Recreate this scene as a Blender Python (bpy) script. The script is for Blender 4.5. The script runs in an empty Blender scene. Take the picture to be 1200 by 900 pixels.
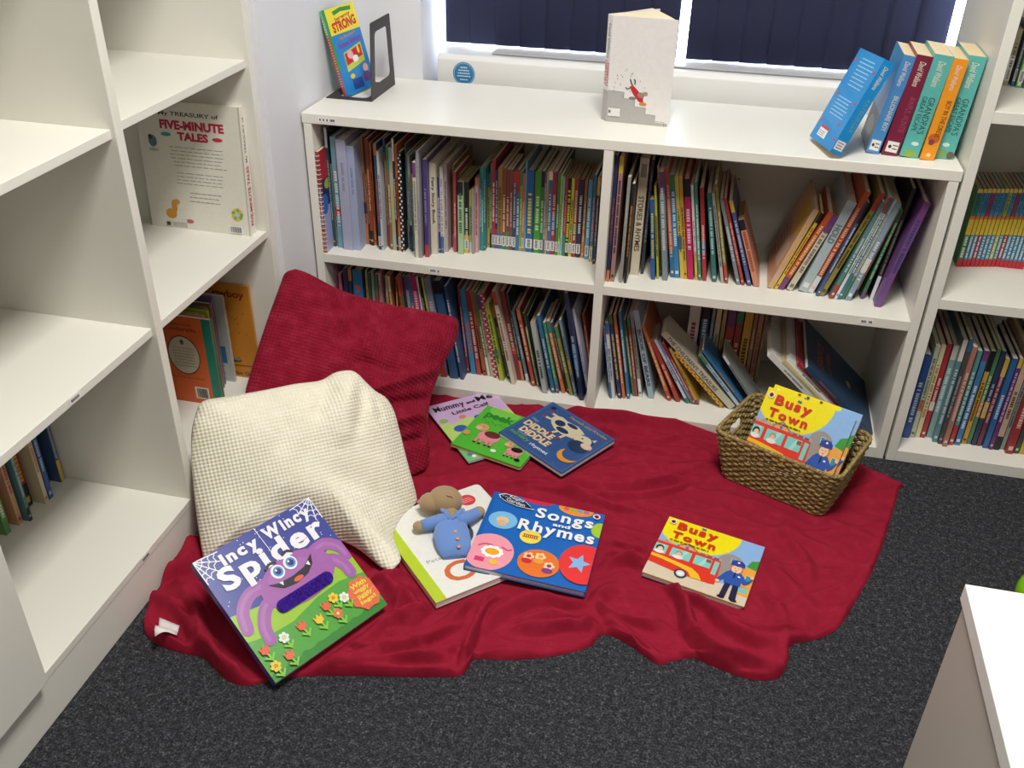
import bpy, math, random, bmesh
import numpy as np
from mathutils import Vector, Matrix, Euler
SC = bpy.context.scene; COL = SC.collection
PI = math.pi; R = math.radians
random.seed(7)

# ---------------------------------------------------------------- materials
_m = {}
def lin(h):
    h = h.lstrip('#'); o = []
    for i in (0, 2, 4):
        c = int(h[i:i+2], 16) / 255
        o.append(c / 12.92 if c <= .04045 else ((c + .055) / 1.055) ** 2.4)
    return o
def mat(col, rough=.45, kind='', metal=0.):
    key = (col, rough, kind, metal)
    if key in _m: return _m[key]
    m = bpy.data.materials.new('paint_' + col + kind); m.use_nodes = True
    n = m.node_tree.nodes; l = m.node_tree.links; b = n['Principled BSDF']
    c = lin(col) + [1]
    b.inputs['Base Color'].default_value = c; b.inputs['Roughness'].default_value = rough
    b.inputs['Metallic'].default_value = metal
    tc = n.new('ShaderNodeTexCoord')
    def noise(scale, detail=3, src='Object', rough_=.6):
        t = n.new('ShaderNodeTexNoise'); t.inputs['Scale'].default_value = scale
        t.inputs['Detail'].default_value = detail; t.inputs['Roughness'].default_value = rough_
        l.new(tc.outputs[src], t.inputs['Vector']); return t
    def bump(sock, strength, dist, prev=None):
        q = n.new('ShaderNodeBump'); q.inputs['Strength'].default_value = strength
        q.inputs['Distance'].default_value = dist; l.new(sock, q.inputs['Height'])
        if prev: l.new(prev.outputs['Normal'], q.inputs['Normal'])
        l.new(q.outputs['Normal'], b.inputs['Normal']); return q
    def ramp(sock, stops):
        r = n.new('ShaderNodeValToRGB'); e = r.color_ramp.elements
        e[0].position, e[0].color = stops[0][0], lin(stops[0][1]) + [1]
        e[1].position, e[1].color = stops[-1][0], lin(stops[-1][1]) + [1]
        for p, c_ in stops[1:-1]:
            k = e.new(p); k.color = lin(c_) + [1]
        l.new(sock, r.inputs['Fac']); return r
    if kind == '':                         # printed card: faint ink variation
        t = noise(90, 2); mx = n.new('ShaderNodeMixRGB'); mx.blend_type = 'MULTIPLY'
        mx.inputs['Color1'].default_value = c
        r = ramp(t.outputs['Fac'], [(.3, 'f9f9f9'), (.7, 'ffffff')]); mx.inputs['Fac'].default_value = 1
        l.new(r.outputs['Color'], mx.inputs['Color2']); l.new(mx.outputs['Color'], b.inputs['Base Color'])
    elif kind == 'laminate':
        t = noise(240, 2); bump(t.outputs['Fac'], .05, .0005)
        b.inputs['Specular IOR Level'].default_value = .35
    elif kind == 'wall':
        t = noise(60, 4); bump(t.outputs['Fac'], .12, .002)
    elif kind == 'carpet':
        t = noise(80, 5, rough_=.8); t2 = noise(240, 3)
        mm = n.new('ShaderNodeMath'); mm.operation = 'ADD'; l.new(t.outputs['Fac'], mm.inputs[0]); l.new(t2.outputs['Fac'], mm.inputs[1])
        hf = n.new('ShaderNodeMath'); hf.operation = 'MULTIPLY'; hf.inputs[1].default_value = .5; l.new(mm.outputs[0], hf.inputs[0])
        r = ramp(hf.outputs[0], [(.36, '1b1c1f'), (.48, '2f3034'), (.56, '48494e'), (.66, '7c7d82')])
        l.new(r.outputs['Color'], b.inputs['Base Color']); bump(hf.outputs[0], .9, .006)
        b.inputs['Specular IOR Level'].default_value = .1
    elif kind == 'fleece':
        t = noise(38, 5); t2 = noise(700, 3)
        r = ramp(t.outputs['Fac'], [(.3, '8c1a2f'), (.55, '931e34'), (.72, '9b243b')])
        l.new(r.outputs['Color'], b.inputs['Base Color'])
        bump(t2.outputs['Fac'], .12, .0005)
        b.inputs['Sheen Weight'].default_value = .12; b.inputs['Sheen Roughness'].default_value = .3
        b.inputs['Sheen Tint'].default_value = lin('f06878') + [1]; b.inputs['Specular IOR Level'].default_value = .08
    elif kind in ('waffle_red', 'waffle_cream'):
        red = kind == 'waffle_red'
        uv = n.new('ShaderNodeUVMap'); sp = n.new('ShaderNodeSeparateXYZ'); l.new(uv.outputs['UV'], sp.inputs[0])
        k = 2 * PI / (.0125 if red else .0115)
        def sn(sock, ph=0):
            a = n.new('ShaderNodeMath'); a.operation = 'MULTIPLY_ADD'; a.inputs[1].default_value = k; a.inputs[2].default_value = ph
            l.new(sock, a.inputs[0]); s = n.new('ShaderNodeMath'); s.operation = 'SINE'; l.new(a.outputs[0], s.inputs[0]); return s
        s1, s2 = sn(sp.outputs['X']), sn(sp.outputs['Y'])
        p = n.new('ShaderNodeMath'); p.operation = 'MULTIPLY'; l.new(s1.outputs[0], p.inputs[0]); l.new(s2.outputs[0], p.inputs[1])
        t2 = noise(650, 3); q = bump(p.outputs[0], .5 if not red else .55, .0020); q = bump(t2.outputs['Fac'], .15, .0006, q)
        t = noise(25, 4)
        if red: r = ramp(t.outputs['Fac'], [(.3, '7c1228'), (.55, '8c1c32'), (.75, '9a2a40')])
        else: r = ramp(t.outputs['Fac'], [(.3, 'ece6d0'), (.6, 'f3eedc'), (.8, 'f8f4e6')])
        l.new(r.outputs['Color'], b.inputs['Base Color'])
        b.inputs['Sheen Weight'].default_value = .2 if red else .15; b.inputs['Sheen Roughness'].default_value = .4
        b.inputs['Sheen Tint'].default_value = lin('e87888' if red else 'ffffff') + [1]; b.inputs['Specular IOR Level'].default_value = .08
    elif kind == 'plush':
        t = noise(500, 3); bump(t.outputs['Fac'], .6, .0015)
        b.inputs['Sheen Weight'].default_value = .4; b.inputs['Specular IOR Level'].default_value = .1
    elif kind == 'seagrass':
        t = noise(150, 4); r = ramp(t.outputs['Fac'], [(.3, '6c5c34'), (.5, '988351'), (.7, 'c0ab7c')])
        l.new(r.outputs['Color'], b.inputs['Base Color']); t2 = noise(900, 2); bump(t2.outputs['Fac'], .5, .001)
        b.inputs['Specular IOR Level'].default_value = .25
    elif kind == 'pages':
        w = n.new('ShaderNodeTexNoise'); w.inputs['Scale'].default_value = 400; l.new(tc.outputs['Object'], w.inputs['Vector'])
        bump(w.outputs['Fac'], .3, .0006)
    elif kind == 'vane':
        w = n.new('ShaderNodeTexWave'); w.inputs['Scale'].default_value = 160; w.inputs['Distortion'].default_value = 1.5
        w.bands_direction = 'Z'; l.new(tc.outputs['Object'], w.inputs['Vector']); bump(w.outputs['Fac'], .2, .0005)
        b.inputs['Transmission Weight'].default_value = 0
        tr = n.new('ShaderNodeBsdfTranslucent'); tr.inputs['Color'].default_value = lin('4c5690') + [1]
        mx = n.new('ShaderNodeMixShader'); mx.inputs['Fac'].default_value = .10
        l.new(b.outputs[0], mx.inputs[1]); l.new(tr.outputs[0], mx.inputs[2]); l.new(mx.outputs[0], n['Material Output'].inputs['Surface'])
    elif kind == 'glass':
        b.inputs['Transmission Weight'].default_value = 1; b.inputs['Roughness'].default_value = 0; b.inputs['IOR'].default_value = 1.05
    elif kind == 'powder':
        t = noise(800, 2); bump(t.outputs['Fac'], .2, .0004)
    _m[key] = m; return m
WHITE = mat('eae8df', .4, 'laminate'); EDGE = mat('e2e2e0', .45, 'laminate')
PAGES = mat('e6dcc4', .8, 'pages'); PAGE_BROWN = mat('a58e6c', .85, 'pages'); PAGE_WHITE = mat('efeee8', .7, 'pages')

# ---------------------------------------------------------------- objects
def link(o, parent=None):
    COL.objects.link(o)
    if parent is not None: o.parent = parent
    return o
def thing(name, label, cat, loc=(0, 0, 0), rot=None, group=None):
    o = bpy.data.objects.new(name, None); o.empty_display_size = .02; link(o); o.location = loc
    if rot is not None: o.rotation_euler = rot
    o['label'] = label; o['category'] = cat
    if group: o['group'] = group
    return o
def tag(o, label, cat, group=None):
    o['label'] = label; o['category'] = cat
    if group: o['group'] = group
    return o
class MB:
    def __init__(s): s.v = []; s.f = []; s.m = []; s.mats = []; s.smooth = []
    def mi(s, m):
        if m not in s.mats: s.mats.append(m)
        return s.mats.index(m)
    def add(s, vs, fs, m, smooth=False, M=None):
        k = len(s.v); i = s.mi(m)
        if M is not None: vs = [tuple(M @ Vector(v)) for v in vs]
        s.v += [tuple(v) for v in vs]; s.f += [tuple(k + a for a in f) for f in fs]
        s.m += [i] * len(fs); s.smooth += [smooth] * len(fs)
    def box(s, x0, x1, y0, y1, z0, z1, m, M=None):
        vs = [(x0, y0, z0), (x1, y0, z0), (x1, y1, z0), (x0, y1, z0), (x0, y0, z1), (x1, y0, z1), (x1, y1, z1), (x0, y1, z1)]
        s.add(vs, [(0, 3, 2, 1), (4, 5, 6, 7), (0, 1, 5, 4), (1, 2, 6, 5), (2, 3, 7, 6), (3, 0, 4, 7)], m, False, M)
    def prism(s, pts, z0, z1, m, M=None, smooth=False):      # outline ccw in xy
        n = len(pts); vs = [(x, y, z0) for x, y in pts] + [(x, y, z1) for x, y in pts]
        fs = [tuple(range(n - 1, -1, -1)), tuple(range(n, 2 * n))] + [(i, (i + 1) % n, n + (i + 1) % n, n + i) for i in range(n)]
        s.add(vs, fs, m, smooth, M)
    def slab(s, x0, x1, y0, y1, z0, z1, r, m, M=None, corners=(1, 1, 1, 1), seg=5):
        pts = []
        for (cx, cy, a, on) in ((x0, y0, 180, corners[0]), (x1, y0, 270, corners[1]), (x1, y1, 0, corners[2]), (x0, y1, 90, corners[3])):
            if on and r > 0:
                ox = cx + (r if cx == x0 else -r); oy = cy + (r if cy == y0 else -r)
                pts += [(ox + r * math.cos(R(a + 90 * k / seg)), oy + r * math.sin(R(a + 90 * k / seg))) for k in range(seg + 1)]
            else: pts.append((cx, cy))
        s.prism(pts, z0, z1, m, M)
    def tube(s, pts, rad, m, seg=8, closed=False, M=None, caps=True):
        pts = [Vector(p) for p in pts]; n = len(pts); vs = []; fs = []
        up = Vector((0, 0, 1))
        for i, p in enumerate(pts):
            a = pts[(i - 1) % n] if (closed or i > 0) else p; b = pts[(i + 1) % n] if (closed or i < n - 1) else p
            t = (b - a).normalized()
            u = t.cross(up)
            if u.length < .05: u = t.cross(Vector((0, 1, 0)))
            u.normalize(); w = u.cross(t)
            r = rad[i] if isinstance(rad, (list, tuple)) else rad
            vs += [tuple(p + (u * math.cos(2 * PI * k / seg) + w * math.sin(2 * PI * k / seg)) * r) for k in range(seg)]
        for i in range(n if closed else n - 1):
            j = (i + 1) % n
            fs += [(i * seg + k, i * seg + (k + 1) % seg, j * seg + (k + 1) % seg, j * seg + k) for k in range(seg)]
        if not closed and caps: fs += [tuple(range(seg))[::-1], tuple((n - 1) * seg + k for k in range(seg))]
        s.add(vs, fs, m, True, M)
    def ellipsoid(s, c, r, m, nu=24, nv=14, M=None, fn=None):
        vs = []; fs = []
        for j in range(nv + 1):
            ph = PI * j / nv
            for i in range(nu):
                th = 2 * PI * i / nu
                d = (math.sin(ph) * math.cos(th), math.sin(ph) * math.sin(th), math.cos(ph))
                k = fn(d) if fn else 1
                vs.append((c[0] + r[0] * d[0] * k, c[1] + r[1] * d[1] * k, c[2] + r[2] * d[2] * k))
        for j in range(nv):
            for i in range(nu): fs.append((j * nu + i, (j + 1) * nu + i, (j + 1) * nu + (i + 1) % nu, j * nu + (i + 1) % nu))
        s.add(vs, fs, m, True, M)
    def build(s, name, parent=None, loc=None, rot=None):
        me = bpy.data.meshes.new(name); me.from_pydata(s.v, [], s.f)
        for m in s.mats: me.materials.append(m)
        me.polygons.foreach_set('material_index', s.m); me.polygons.foreach_set('use_smooth', s.smooth); me.update()
        o = bpy.data.objects.new(name, me); link(o, parent)
        if loc is not None: o.location = loc
        if rot is not None: o.rotation_euler = rot
        return o
def bx(name, parent, x0, x1, y0, y1, z0, z1, m, bev=.0012):
    b = MB(); b.box(x0, x1, y0, y1, z0, z1, m); o = b.build(name, parent)
    if bev:
        k = o.modifiers.new('edge', 'BEVEL'); k.width = bev; k.segments = 2; k.limit_method = 'ANGLE'
    return o
def structure(o): o['kind'] = 'structure'; return o

# ---------------------------------------------------------------- flat printed art
_txt = {}
def text_shape(body, bold=0., shear=0.):
    key = (body, bold, shear)
    if key in _txt: return _txt[key]
    c = bpy.data.curves.new('t', 'FONT'); c.body = body; c.size = 1; c.offset = bold; c.shear = shear; c.resolution_u = 3
    o = bpy.data.objects.new('t', c); COL.objects.link(o)
    dg = bpy.context.evaluated_depsgraph_get(); me = o.evaluated_get(dg).to_mesh()
    vs = [tuple(v.co) for v in me.vertices]; fs = [tuple(p.vertices) for p in me.polygons]
    o.evaluated_get(dg).to_mesh_clear(); bpy.data.objects.remove(o); bpy.data.curves.remove(c)
    if not vs: vs = [(0, 0, 0)]; fs = []
    xs = [v[0] for v in vs]; ys = [v[1] for v in vs]
    _txt[key] = (vs, fs, min(xs), max(xs), min(ys), max(ys)); return _txt[key]
def clip(poly, w, h):
    for ax, lim, sg in ((0, 0, 1), (0, w, -1), (1, 0, 1), (1, h, -1)):
        out = []
        for i in range(len(poly)):
            a, b = poly[i - 1], poly[i]; da = sg * (a[ax] - lim); db = sg * (b[ax] - lim)
            if (da >= 0) != (db >= 0):
                t = da / (da - db); out.append((a[0] + t * (b[0] - a[0]), a[1] + t * (b[1] - a[1])))
            if db >= 0: out.append(b)
        poly = out
        if len(poly) < 3: return []
    return poly
class Art:
    """ink layers on a cover: unit square coordinates mapped to w x h, each layer a hair above the last"""
    def __init__(s, mb, w, h, M=None, rough=.35, step=.00006, inset=0.):
        s.mb, s.w, s.h, s.M, s.r, s.st, s.n, s.ins = mb, w, h, M, rough, step, 1, inset
    def poly(s, pts, col):
        p = [(x * s.w, y * s.h) for x, y in pts]; i = s.ins
        p = [(x - i, y - i) for x, y in p]; p = clip(p, s.w - 2 * i, s.h - 2 * i)
        p = [(x + i, y + i) for x, y in p]
        z = s.st * s.n; s.n += 1
        if p: s.mb.add([(x, y, z) for x, y in p], [tuple(range(len(p)))], mat(col, s.r), False, s.M)
    def rect(s, x0, y0, x1, y1, col): s.poly([(x0, y0), (x1, y0), (x1, y1), (x0, y1)], col)
    def ell(s, cx, cy, rx, ry, col, ang=0, n=28):
        a = R(ang); k = s.w / s.h
        s.poly([(cx + rx * math.cos(t) * math.cos(a) - ry / k * math.sin(t) * math.sin(a), cy + (rx * k * math.cos(t) * math.sin(a) + ry * math.sin(t) * math.cos(a))) for t in [2 * PI * i / n for i in range(n)]], col)
    def line(s, pts, wd, col):
        for a, b in zip(pts, pts[1:]):
            ax, ay, bx_, by = a[0] * s.w, a[1] * s.h, b[0] * s.w, b[1] * s.h
            L = math.hypot(bx_ - ax, by - ay) or 1; nx, ny = -(by - ay) / L * wd / 2, (bx_ - ax) / L * wd / 2
            s.poly([((ax - nx) / s.w, (ay - ny) / s.h), ((bx_ - nx) / s.w, (by - ny) / s.h), ((bx_ + nx) / s.w, (by + ny) / s.h), ((ax + nx) / s.w, (ay + ny) / s.h)], col); s.n -= 1
        s.n += 1
    def stroke(s, pts, r, col, r1=None):
        P = [(x * s.w, y * s.h) for x, y in pts]; n = len(P); le = []; ri = []; r1 = r if r1 is None else r1
        for i, p in enumerate(P):
            a, b = P[max(i - 1, 0)], P[min(i + 1, n - 1)]; L = math.hypot(b[0] - a[0], b[1] - a[1]) or 1
            nx, ny = -(b[1] - a[1]) / L, (b[0] - a[0]) / L; q = (r + (r1 - r) * i / (n - 1)) * s.w
            le.append((p[0] + nx * q, p[1] + ny * q)); ri.append((p[0] - nx * q, p[1] - ny * q))
        a, b = P[-2], P[-1]; t0 = math.atan2(b[1] - a[1], b[0] - a[0]); q = r1 * s.w
        cap = [(b[0] + q * math.cos(t0 + R(80 - 20 * k)), b[1] + q * math.sin(t0 + R(80 - 20 * k))) for k in range(9)]
        o = le + cap + ri[::-1]; s.poly([(x / s.w, y / s.h) for x, y in o], col)
    def text(s, body, x0, y0, x1, y1, col, bold=.02, ang=0, shear=0.):
        vs, fs, a, b, c, d = text_shape(body, bold, shear)
        if not fs: return
        W, H = (x1 - x0) * s.w, (y1 - y0) * s.h; z = s.st * s.n; s.n += 1; t = R(ang)
        out = []
        cx, cy = (x0 + x1) / 2 * s.w, (y0 + y1) / 2 * s.h
        for v in vs:
            px = (v[0] - a) / (b - a) * W - W / 2; py = (v[1] - c) / (d - c) * H - H / 2
            out.append((cx + px * math.cos(t) - py * math.sin(t), cy + px * math.sin(t) + py * math.cos(t), z))
        s.mb.add(out, fs, mat(col, s.r), False, s.M)
    def scribble(s, x0, y0, x1, y1, rows, col, rng, th=.35):
        for k in range(rows):
            y = y1 - (y1 - y0) * (k + .5) / rows; hh = (y1 - y0) / rows * th / 2; x = x0 + rng.uniform(0, .06) * (x1 - x0); e = x1 - rng.uniform(0, .12) * (x1 - x0)
            while x < e:
                w_ = rng.uniform(.05, .16) * (x1 - x0); s.rect(x, y - hh, min(x + w_, e), y + hh, col); s.n -= 1; x += w_ + .022 * (x1 - x0)
        s.n += 1
ROWS = [
('UL',0.0266,0.004,0.0087,0.286,0.0,'b23a3a','e8e0e0','W'),
('UL',0.0356,0.051,0.0072,0.337,0.0,'2f5566','9fb8c4',''),
('UL',0.0431,0.057,0.0088,0.237,0.0,'a8b79c','6a8a5a',''),
('UL',0.0519,0.048,0.0154,0.316,0.0,'6fa6bd','d8e8ee',''),
('UL',0.0712,0.039,0.0266,0.313,0.0,'aeb0cf','8a8cc0','P'),
('UL',0.0981,0.043,0.0204,0.297,0.0,'a3b1d4','7a8cc0','P'),
('UL',0.1185,0.09,0.0077,0.309,0.0,'c07a48','5a2a60',''),
('UL',0.1265,0.092,0.0057,0.309,0.0,'3a2c28','d8b060',''),
('UL',0.1335,0.086,0.0092,0.306,0.0,'a5402c','e0a070',''),
('UL',0.143,0.09,0.0062,0.295,0.0,'c46a3a','6a2a1a',''),
('UL',0.1655,0.065,0.0081,0.302,0.0,'33506e','c04858','S'),
('UL',0.1752,0.06,0.0061,0.284,0.0,'c7ccd6','30406a',''),
('UL',0.1815,0.093,0.0061,0.308,0.0,'8a5a50','d8c0a0',''),
('UL',0.188,0.083,0.0081,0.251,0.0,'c09a72','7a4a3a',''),
('UL',0.1965,0.073,0.0081,0.298,0.0,'8c6a4c','e0d0a0',''),
('UL',0.2048,0.072,0.0101,0.293,0.0,'a9b7a4','d8c030',''),
('UL',0.215,0.071,0.0055,0.319,0.0,'26282c','c8c8c8',''),
('UL',0.221,0.073,0.0071,0.301,0.0,'cf6238','3a1c18','S'),
('UL',0.2313,0.066,0.009,0.284,0.0,'1c1c20','e8e8e8','K'),
('UL',0.2406,0.098,0.0051,0.298,0.0,'66625e','b0b0b0',''),
('UL',0.246,0.088,0.0081,0.275,0.0,'5f9aa0','d0e4e4',''),
('UL',0.2545,0.077,0.0063,0.273,0.0,'9aa4a4','5a6a70',''),
('UL',0.2611,0.082,0.0054,0.222,0.0,'6fb0b4','e0f0f0',''),
('UL',0.2664,0.099,0.0063,0.266,0.0,'4a3a30','a08868',''),
('UL',0.2727,0.096,0.0067,0.28,0.0,'5c5448','b8a888',''),
('UL',0.281,0.038,0.0088,0.271,0.0,'e0d8c4','7a8890',''),
('UL',0.2907,0.041,0.0079,0.301,0.0,'9c9ca4','d8d8dc','P'),
('UL',0.299,0.108,0.0058,0.262,0.0,'262c3e','8090b0',''),
('UL',0.3049,0.051,0.0105,0.277,0.0,'4a3c86','9088c8',''),
('UL',0.3157,0.074,0.0168,0.262,0.0,'e6dcc2','4a4640','F'),
('UL',0.3328,0.087,0.0062,0.22,0.0,'2f3c80','c8c8e0',''),
('UL',0.3393,0.088,0.0088,0.248,0.0,'e4e0d8','9098b0',''),
('UL',0.3482,0.098,0.008,0.253,0.0,'b9a8ac','70605c',''),
('UL',0.3563,0.135,0.0036,0.226,0.0,'7c2430','d8c0c0',''),
('UL',0.3602,0.134,0.0063,0.239,0.0,'b08c2c','242858','S'),
('UL',0.3669,0.128,0.0049,0.229,0.0,'2c3c88','e0e0f0',''),
('UL',0.3721,0.104,0.0075,0.231,0.0,'c04058','f0b0a8',''),
('UL',0.3798,0.132,0.0071,0.217,0.0,'8a7a34','d0c878',''),
('UL',0.387,0.094,0.0149,0.21,0.0,'a9cf9c','4a7a4a','T'),
('UL',0.4022,0.106,0.0123,0.207,0.0,'1f2224','c8d0c8','S'),
('UL',0.4147,0.113,0.007,0.181,0.0,'d2c860','2f7c5a',''),
('UL',0.423,0.105,0.007,0.189,0.0,'9c9c98','c8a0a8',''),
('UL',0.4301,0.115,0.0079,0.217,0.0,'dca7a8','b02838',''),
('UL',0.4382,0.134,0.0053,0.239,0.0,'2a8a8c','a8d8d8',''),
('UL',0.4437,0.133,0.0048,0.24,0.0,'389698','d0e8e8',''),
('UL',0.4486,0.136,0.0053,0.239,0.0,'2d8084','a8d8d8',''),
('UL',0.454,0.16,0.0062,0.215,0.0,'c8a838','6a5c20',''),
('UL',0.4606,0.16,0.0053,0.242,0.0,'3f8a4c','e0e8a0',''),
('UL',0.466,0.16,0.0088,0.255,0.0,'c42848','f0e8e8','S'),
('UL',0.475,0.16,0.0079,0.226,0.0,'28336a','b8c0e0','S'),
('UL',0.4832,0.16,0.0114,0.235,0.0,'b88a30','6c4a18','S'),
('UL',0.4951,0.16,0.0105,0.235,0.0,'9c4a34','e8c8a0','S'),
('UL',0.506,0.16,0.0096,0.233,0.0,'8a3f38','e0b8a0','S'),
('UL',0.5158,0.16,0.0087,0.233,0.0,'90483c','d8a890','S'),
('UL',0.5249,0.16,0.0096,0.229,0.0,'24466c','a8c4d8','S'),
('UL',0.5346,0.16,0.0096,0.235,0.0,'3c78a8','c03428','B'),
('UL',0.5446,0.16,0.007,0.232,0.0,'8aa83a','d8e080',''),
('UL',0.5519,0.16,0.0061,0.226,0.0,'d46a2c','f0c8a0','S'),
('UL',0.5582,0.16,0.0043,0.258,0.0,'5aa0c4','e8f0f4',''),
('UL',0.5629,0.16,0.0191,0.237,0.0,'1f64b0','e8d840','S'),
('UL',0.582,0.16,0.0035,0.24,0.0,'242838','8090a8',''),
('UL',0.5857,0.16,0.0164,0.236,0.0,'3fa02c','c8e8b0','S'),
('UL',0.6024,0.16,0.0095,0.237,0.0,'2e7c38','b8d8b0','S'),
('UL',0.6119,0.16,0.0052,0.233,0.0,'5a5890','c8c8e0',''),
('UL',0.6174,0.16,0.0051,0.237,0.0,'cfa03c','7a5418','S'),
('UL',0.6228,0.16,0.0103,0.239,0.0,'2c72a8','b8d4e8','S'),
('UL',0.6334,0.16,0.0119,0.239,0.0,'a82440','e8b0b8','S'),
('UL',0.647,0.16,0.0068,0.236,0.0,'2f8a4c','b8e0b8','S'),
('UL',0.6547,0.16,0.006,0.233,0.0,'a8c838','4a6a18','S'),
('UL',0.6616,0.16,0.0051,0.229,0.0,'7cc0cc','e0f0f0',''),
('UL',0.668,0.16,0.0068,0.226,0.0,'c03040','f08060',''),
('UL',0.6757,0.16,0.0085,0.226,0.0,'26262a','d8d020','Y'),
('UL',0.6852,0.16,0.0077,0.226,0.0,'dccc3c','4a4a28','S'),
('UL',0.6937,0.16,0.011,0.226,0.0,'a03828','e8c8a8','S'),
('UL',0.706,0.16,0.0119,0.224,0.0,'272c50','d0d4e8','S'),
('UL',0.7205,0.16,0.0076,0.226,0.0,'a86230','e8c088',''),
('UL',0.7312,0.154,0.011,0.229,0.0,'58a4c4','d8ecf4','S'),
('UL',0.7461,0.14,0.0084,0.248,0.0,'3f78a8','d89098','S'),
('UL',0.7582,0.128,0.0075,0.248,0.0,'2c3a68','d8a040',''),
('UR',0.8109,0.028,0.0079,0.342,0.0,'2c2c5c','a04a4c',''),
('UR',0.8211,0.031,0.0106,0.339,0.0,'b08078','38305c',''),
('UR',0.8454,0.03,0.0079,0.29,0.0,'9a9890','d0d0c8','P'),
('UR',0.8573,0.031,0.0072,0.273,0.0,'2c2622','c88830',''),
('UR',0.867,0.087,0.0226,0.322,0.0,'d8cdb4','b03028','R'),
('UR',0.8935,0.1,0.008,0.316,0.0,'3c3a40','7c8088',''),
('UR',0.9254,0.072,0.0105,0.223,-6.1,'245ca0','d8cc30',''),
('UR',0.9403,0.079,0.0052,0.259,-7.1,'c8c028','303c28',''),
('UR',0.9456,0.1,0.0052,0.304,-6.8,'3a3c38','808880',''),
('UR',0.9559,0.075,0.013,0.296,-7.7,'7c8e96','c8d4d8',''),
('UR',0.9748,0.1,0.0104,0.3,-8.8,'d05c40','f4c0a0',''),
('UR',0.9858,0.1,0.0129,0.283,-8.8,'2484bc','d0e8f4',''),
('UR',1.0012,0.1,0.009,0.281,-9.3,'e0c040','6c5820',''),
('UR',1.0103,0.1,0.0084,0.284,-9.0,'d8a830','6a4a10',''),
('UR',1.0203,0.1,0.0154,0.276,-8.7,'c8185c','f4b8d0',''),
('UR',1.0399,0.1,0.0064,0.263,-9.2,'e8dce0','c84868',''),
('UR',1.0486,0.1,0.0077,0.271,-9.2,'3f9880','d0ece0',''),
('UR',1.0592,0.1,0.0102,0.257,-8.5,'b42c38','f0b8b0',''),
('UR',1.085,0.1,0.0113,0.246,-10.4,'2c7470','b0d4d0',''),
('UR',1.1078,0.1,0.0075,0.249,-12.9,'b4b0a4','605c54',''),
('UR',1.1187,0.1,0.0074,0.273,-13.2,'98863c','d8d0a0',''),
('UR',1.1488,0.1,0.009,0.242,-18.0,'7c8894','d0d8dc',''),
('UR',1.1616,0.1,0.0072,0.244,-18.5,'b83428','f0b0a0',''),
('UR',1.1774,0.1,0.0095,0.242,-19.4,'4c5894','b8c0e0',''),
('UR',1.1931,0.1,0.0142,0.19,-20.1,'d88c6c','b04434',''),
('UR2',1.2275,0.1,0.0148,0.237,19.0,'dcae8c','e8b83c','C'),
('UR2',1.2449,0.1,0.008,0.232,19.7,'e8c830','c04830',''),
('UR2',1.2552,0.1,0.0132,0.237,21.3,'dc5828','f8d090',''),
('UR2',1.2761,0.1,0.0146,0.228,19.8,'d4cdb8','847c68',''),
('UR2',1.3066,0.1,0.023,0.264,16.3,'b4c6cc','6a7c84','L'),
('UR2',1.3303,0.1,0.0134,0.296,17.0,'d4562c','f4c8a0',''),
('UR2',1.35,0.085,0.0067,0.272,15.8,'4c5c90','c8d0e8',''),
('UR2',1.3575,0.088,0.0119,0.301,17.8,'9c8c3c','504818',''),
('UR2',1.3821,0.079,0.0093,0.278,15.4,'5a8c8c','c8e0dc',''),
('UR2',1.3949,0.078,0.0067,0.292,14.8,'e0e4e0','5a8488',''),
('UR2',1.4035,0.081,0.008,0.287,14.5,'3c7c9c','d8e4ea',''),
('UR2',1.413,0.084,0.0067,0.283,14.3,'d4dcdc','b0a850',''),
('UR2',1.4227,0.081,0.0133,0.276,13.9,'8ca8bc','e4ecf0',''),
('UR2',1.4392,0.1,0.008,0.251,13.3,'b88078','e8d0c8',''),
('UR2',1.4611,0.1,0.008,0.249,10.2,'3c7c4c','a8d0a8',''),
('UR2',1.4834,0.1,0.0088,0.306,7.1,'2c2826','7c7468',''),
('UR2',1.4927,0.062,0.0159,0.289,10.8,'7a4c94','3c3c74',''),
('LL',0.0415,0.05,0.0085,0.299,0.0,'d0508c','f0b8d0',''),
('LL',0.0569,0.05,0.0124,0.318,0.0,'20285c','8090c8',''),
('LL',0.072,0.05,0.0101,0.319,0.0,'262c48','a0a8c8',''),
('LL',0.0856,0.05,0.028,0.316,0.0,'2478b8','d05030',''),
('LL',0.1241,0.05,0.0056,0.32,0.0,'caa050','60401c',''),
('LL',0.1318,0.05,0.0067,0.312,0.0,'3c5c48','c8c8a0',''),
('LL',0.1417,0.05,0.0078,0.318,0.0,'8c9890','404844',''),
('LL',0.1521,0.05,0.0078,0.31,0.0,'a84c34','f0c0a0',''),
('LL',0.1633,0.05,0.0066,0.316,0.0,'dca0a8','8c3c50',''),
('LL',0.1834,0.05,0.0066,0.312,0.0,'ccb088','6c4c2c',''),
('LL',0.2066,0.05,0.0066,0.31,-3.0,'d88038','f8d8a0',''),
('LL',0.2134,0.05,0.0055,0.309,0.0,'8c3c28','e8c090',''),
('LL',0.2406,0.05,0.0055,0.31,-4.0,'c86c44','30241c',''),
('LL',0.2462,0.05,0.0077,0.318,-4.0,'5c7c38','c83830',''),
('LL',0.2595,0.05,0.0077,0.315,-5.0,'28345c','98a8d0',''),
('LL',0.2675,0.05,0.0087,0.313,-5.0,'9aa0a4','c04848',''),
('LL',0.282,0.05,0.0087,0.318,-6.0,'3868a0','e0d040',''),
('LL',0.2909,0.05,0.0174,0.322,-6.0,'c8286c','f4b8d0',''),
('LL',0.3143,0.05,0.0043,0.321,-7.0,'e4e0dc','38302c',''),
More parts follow.
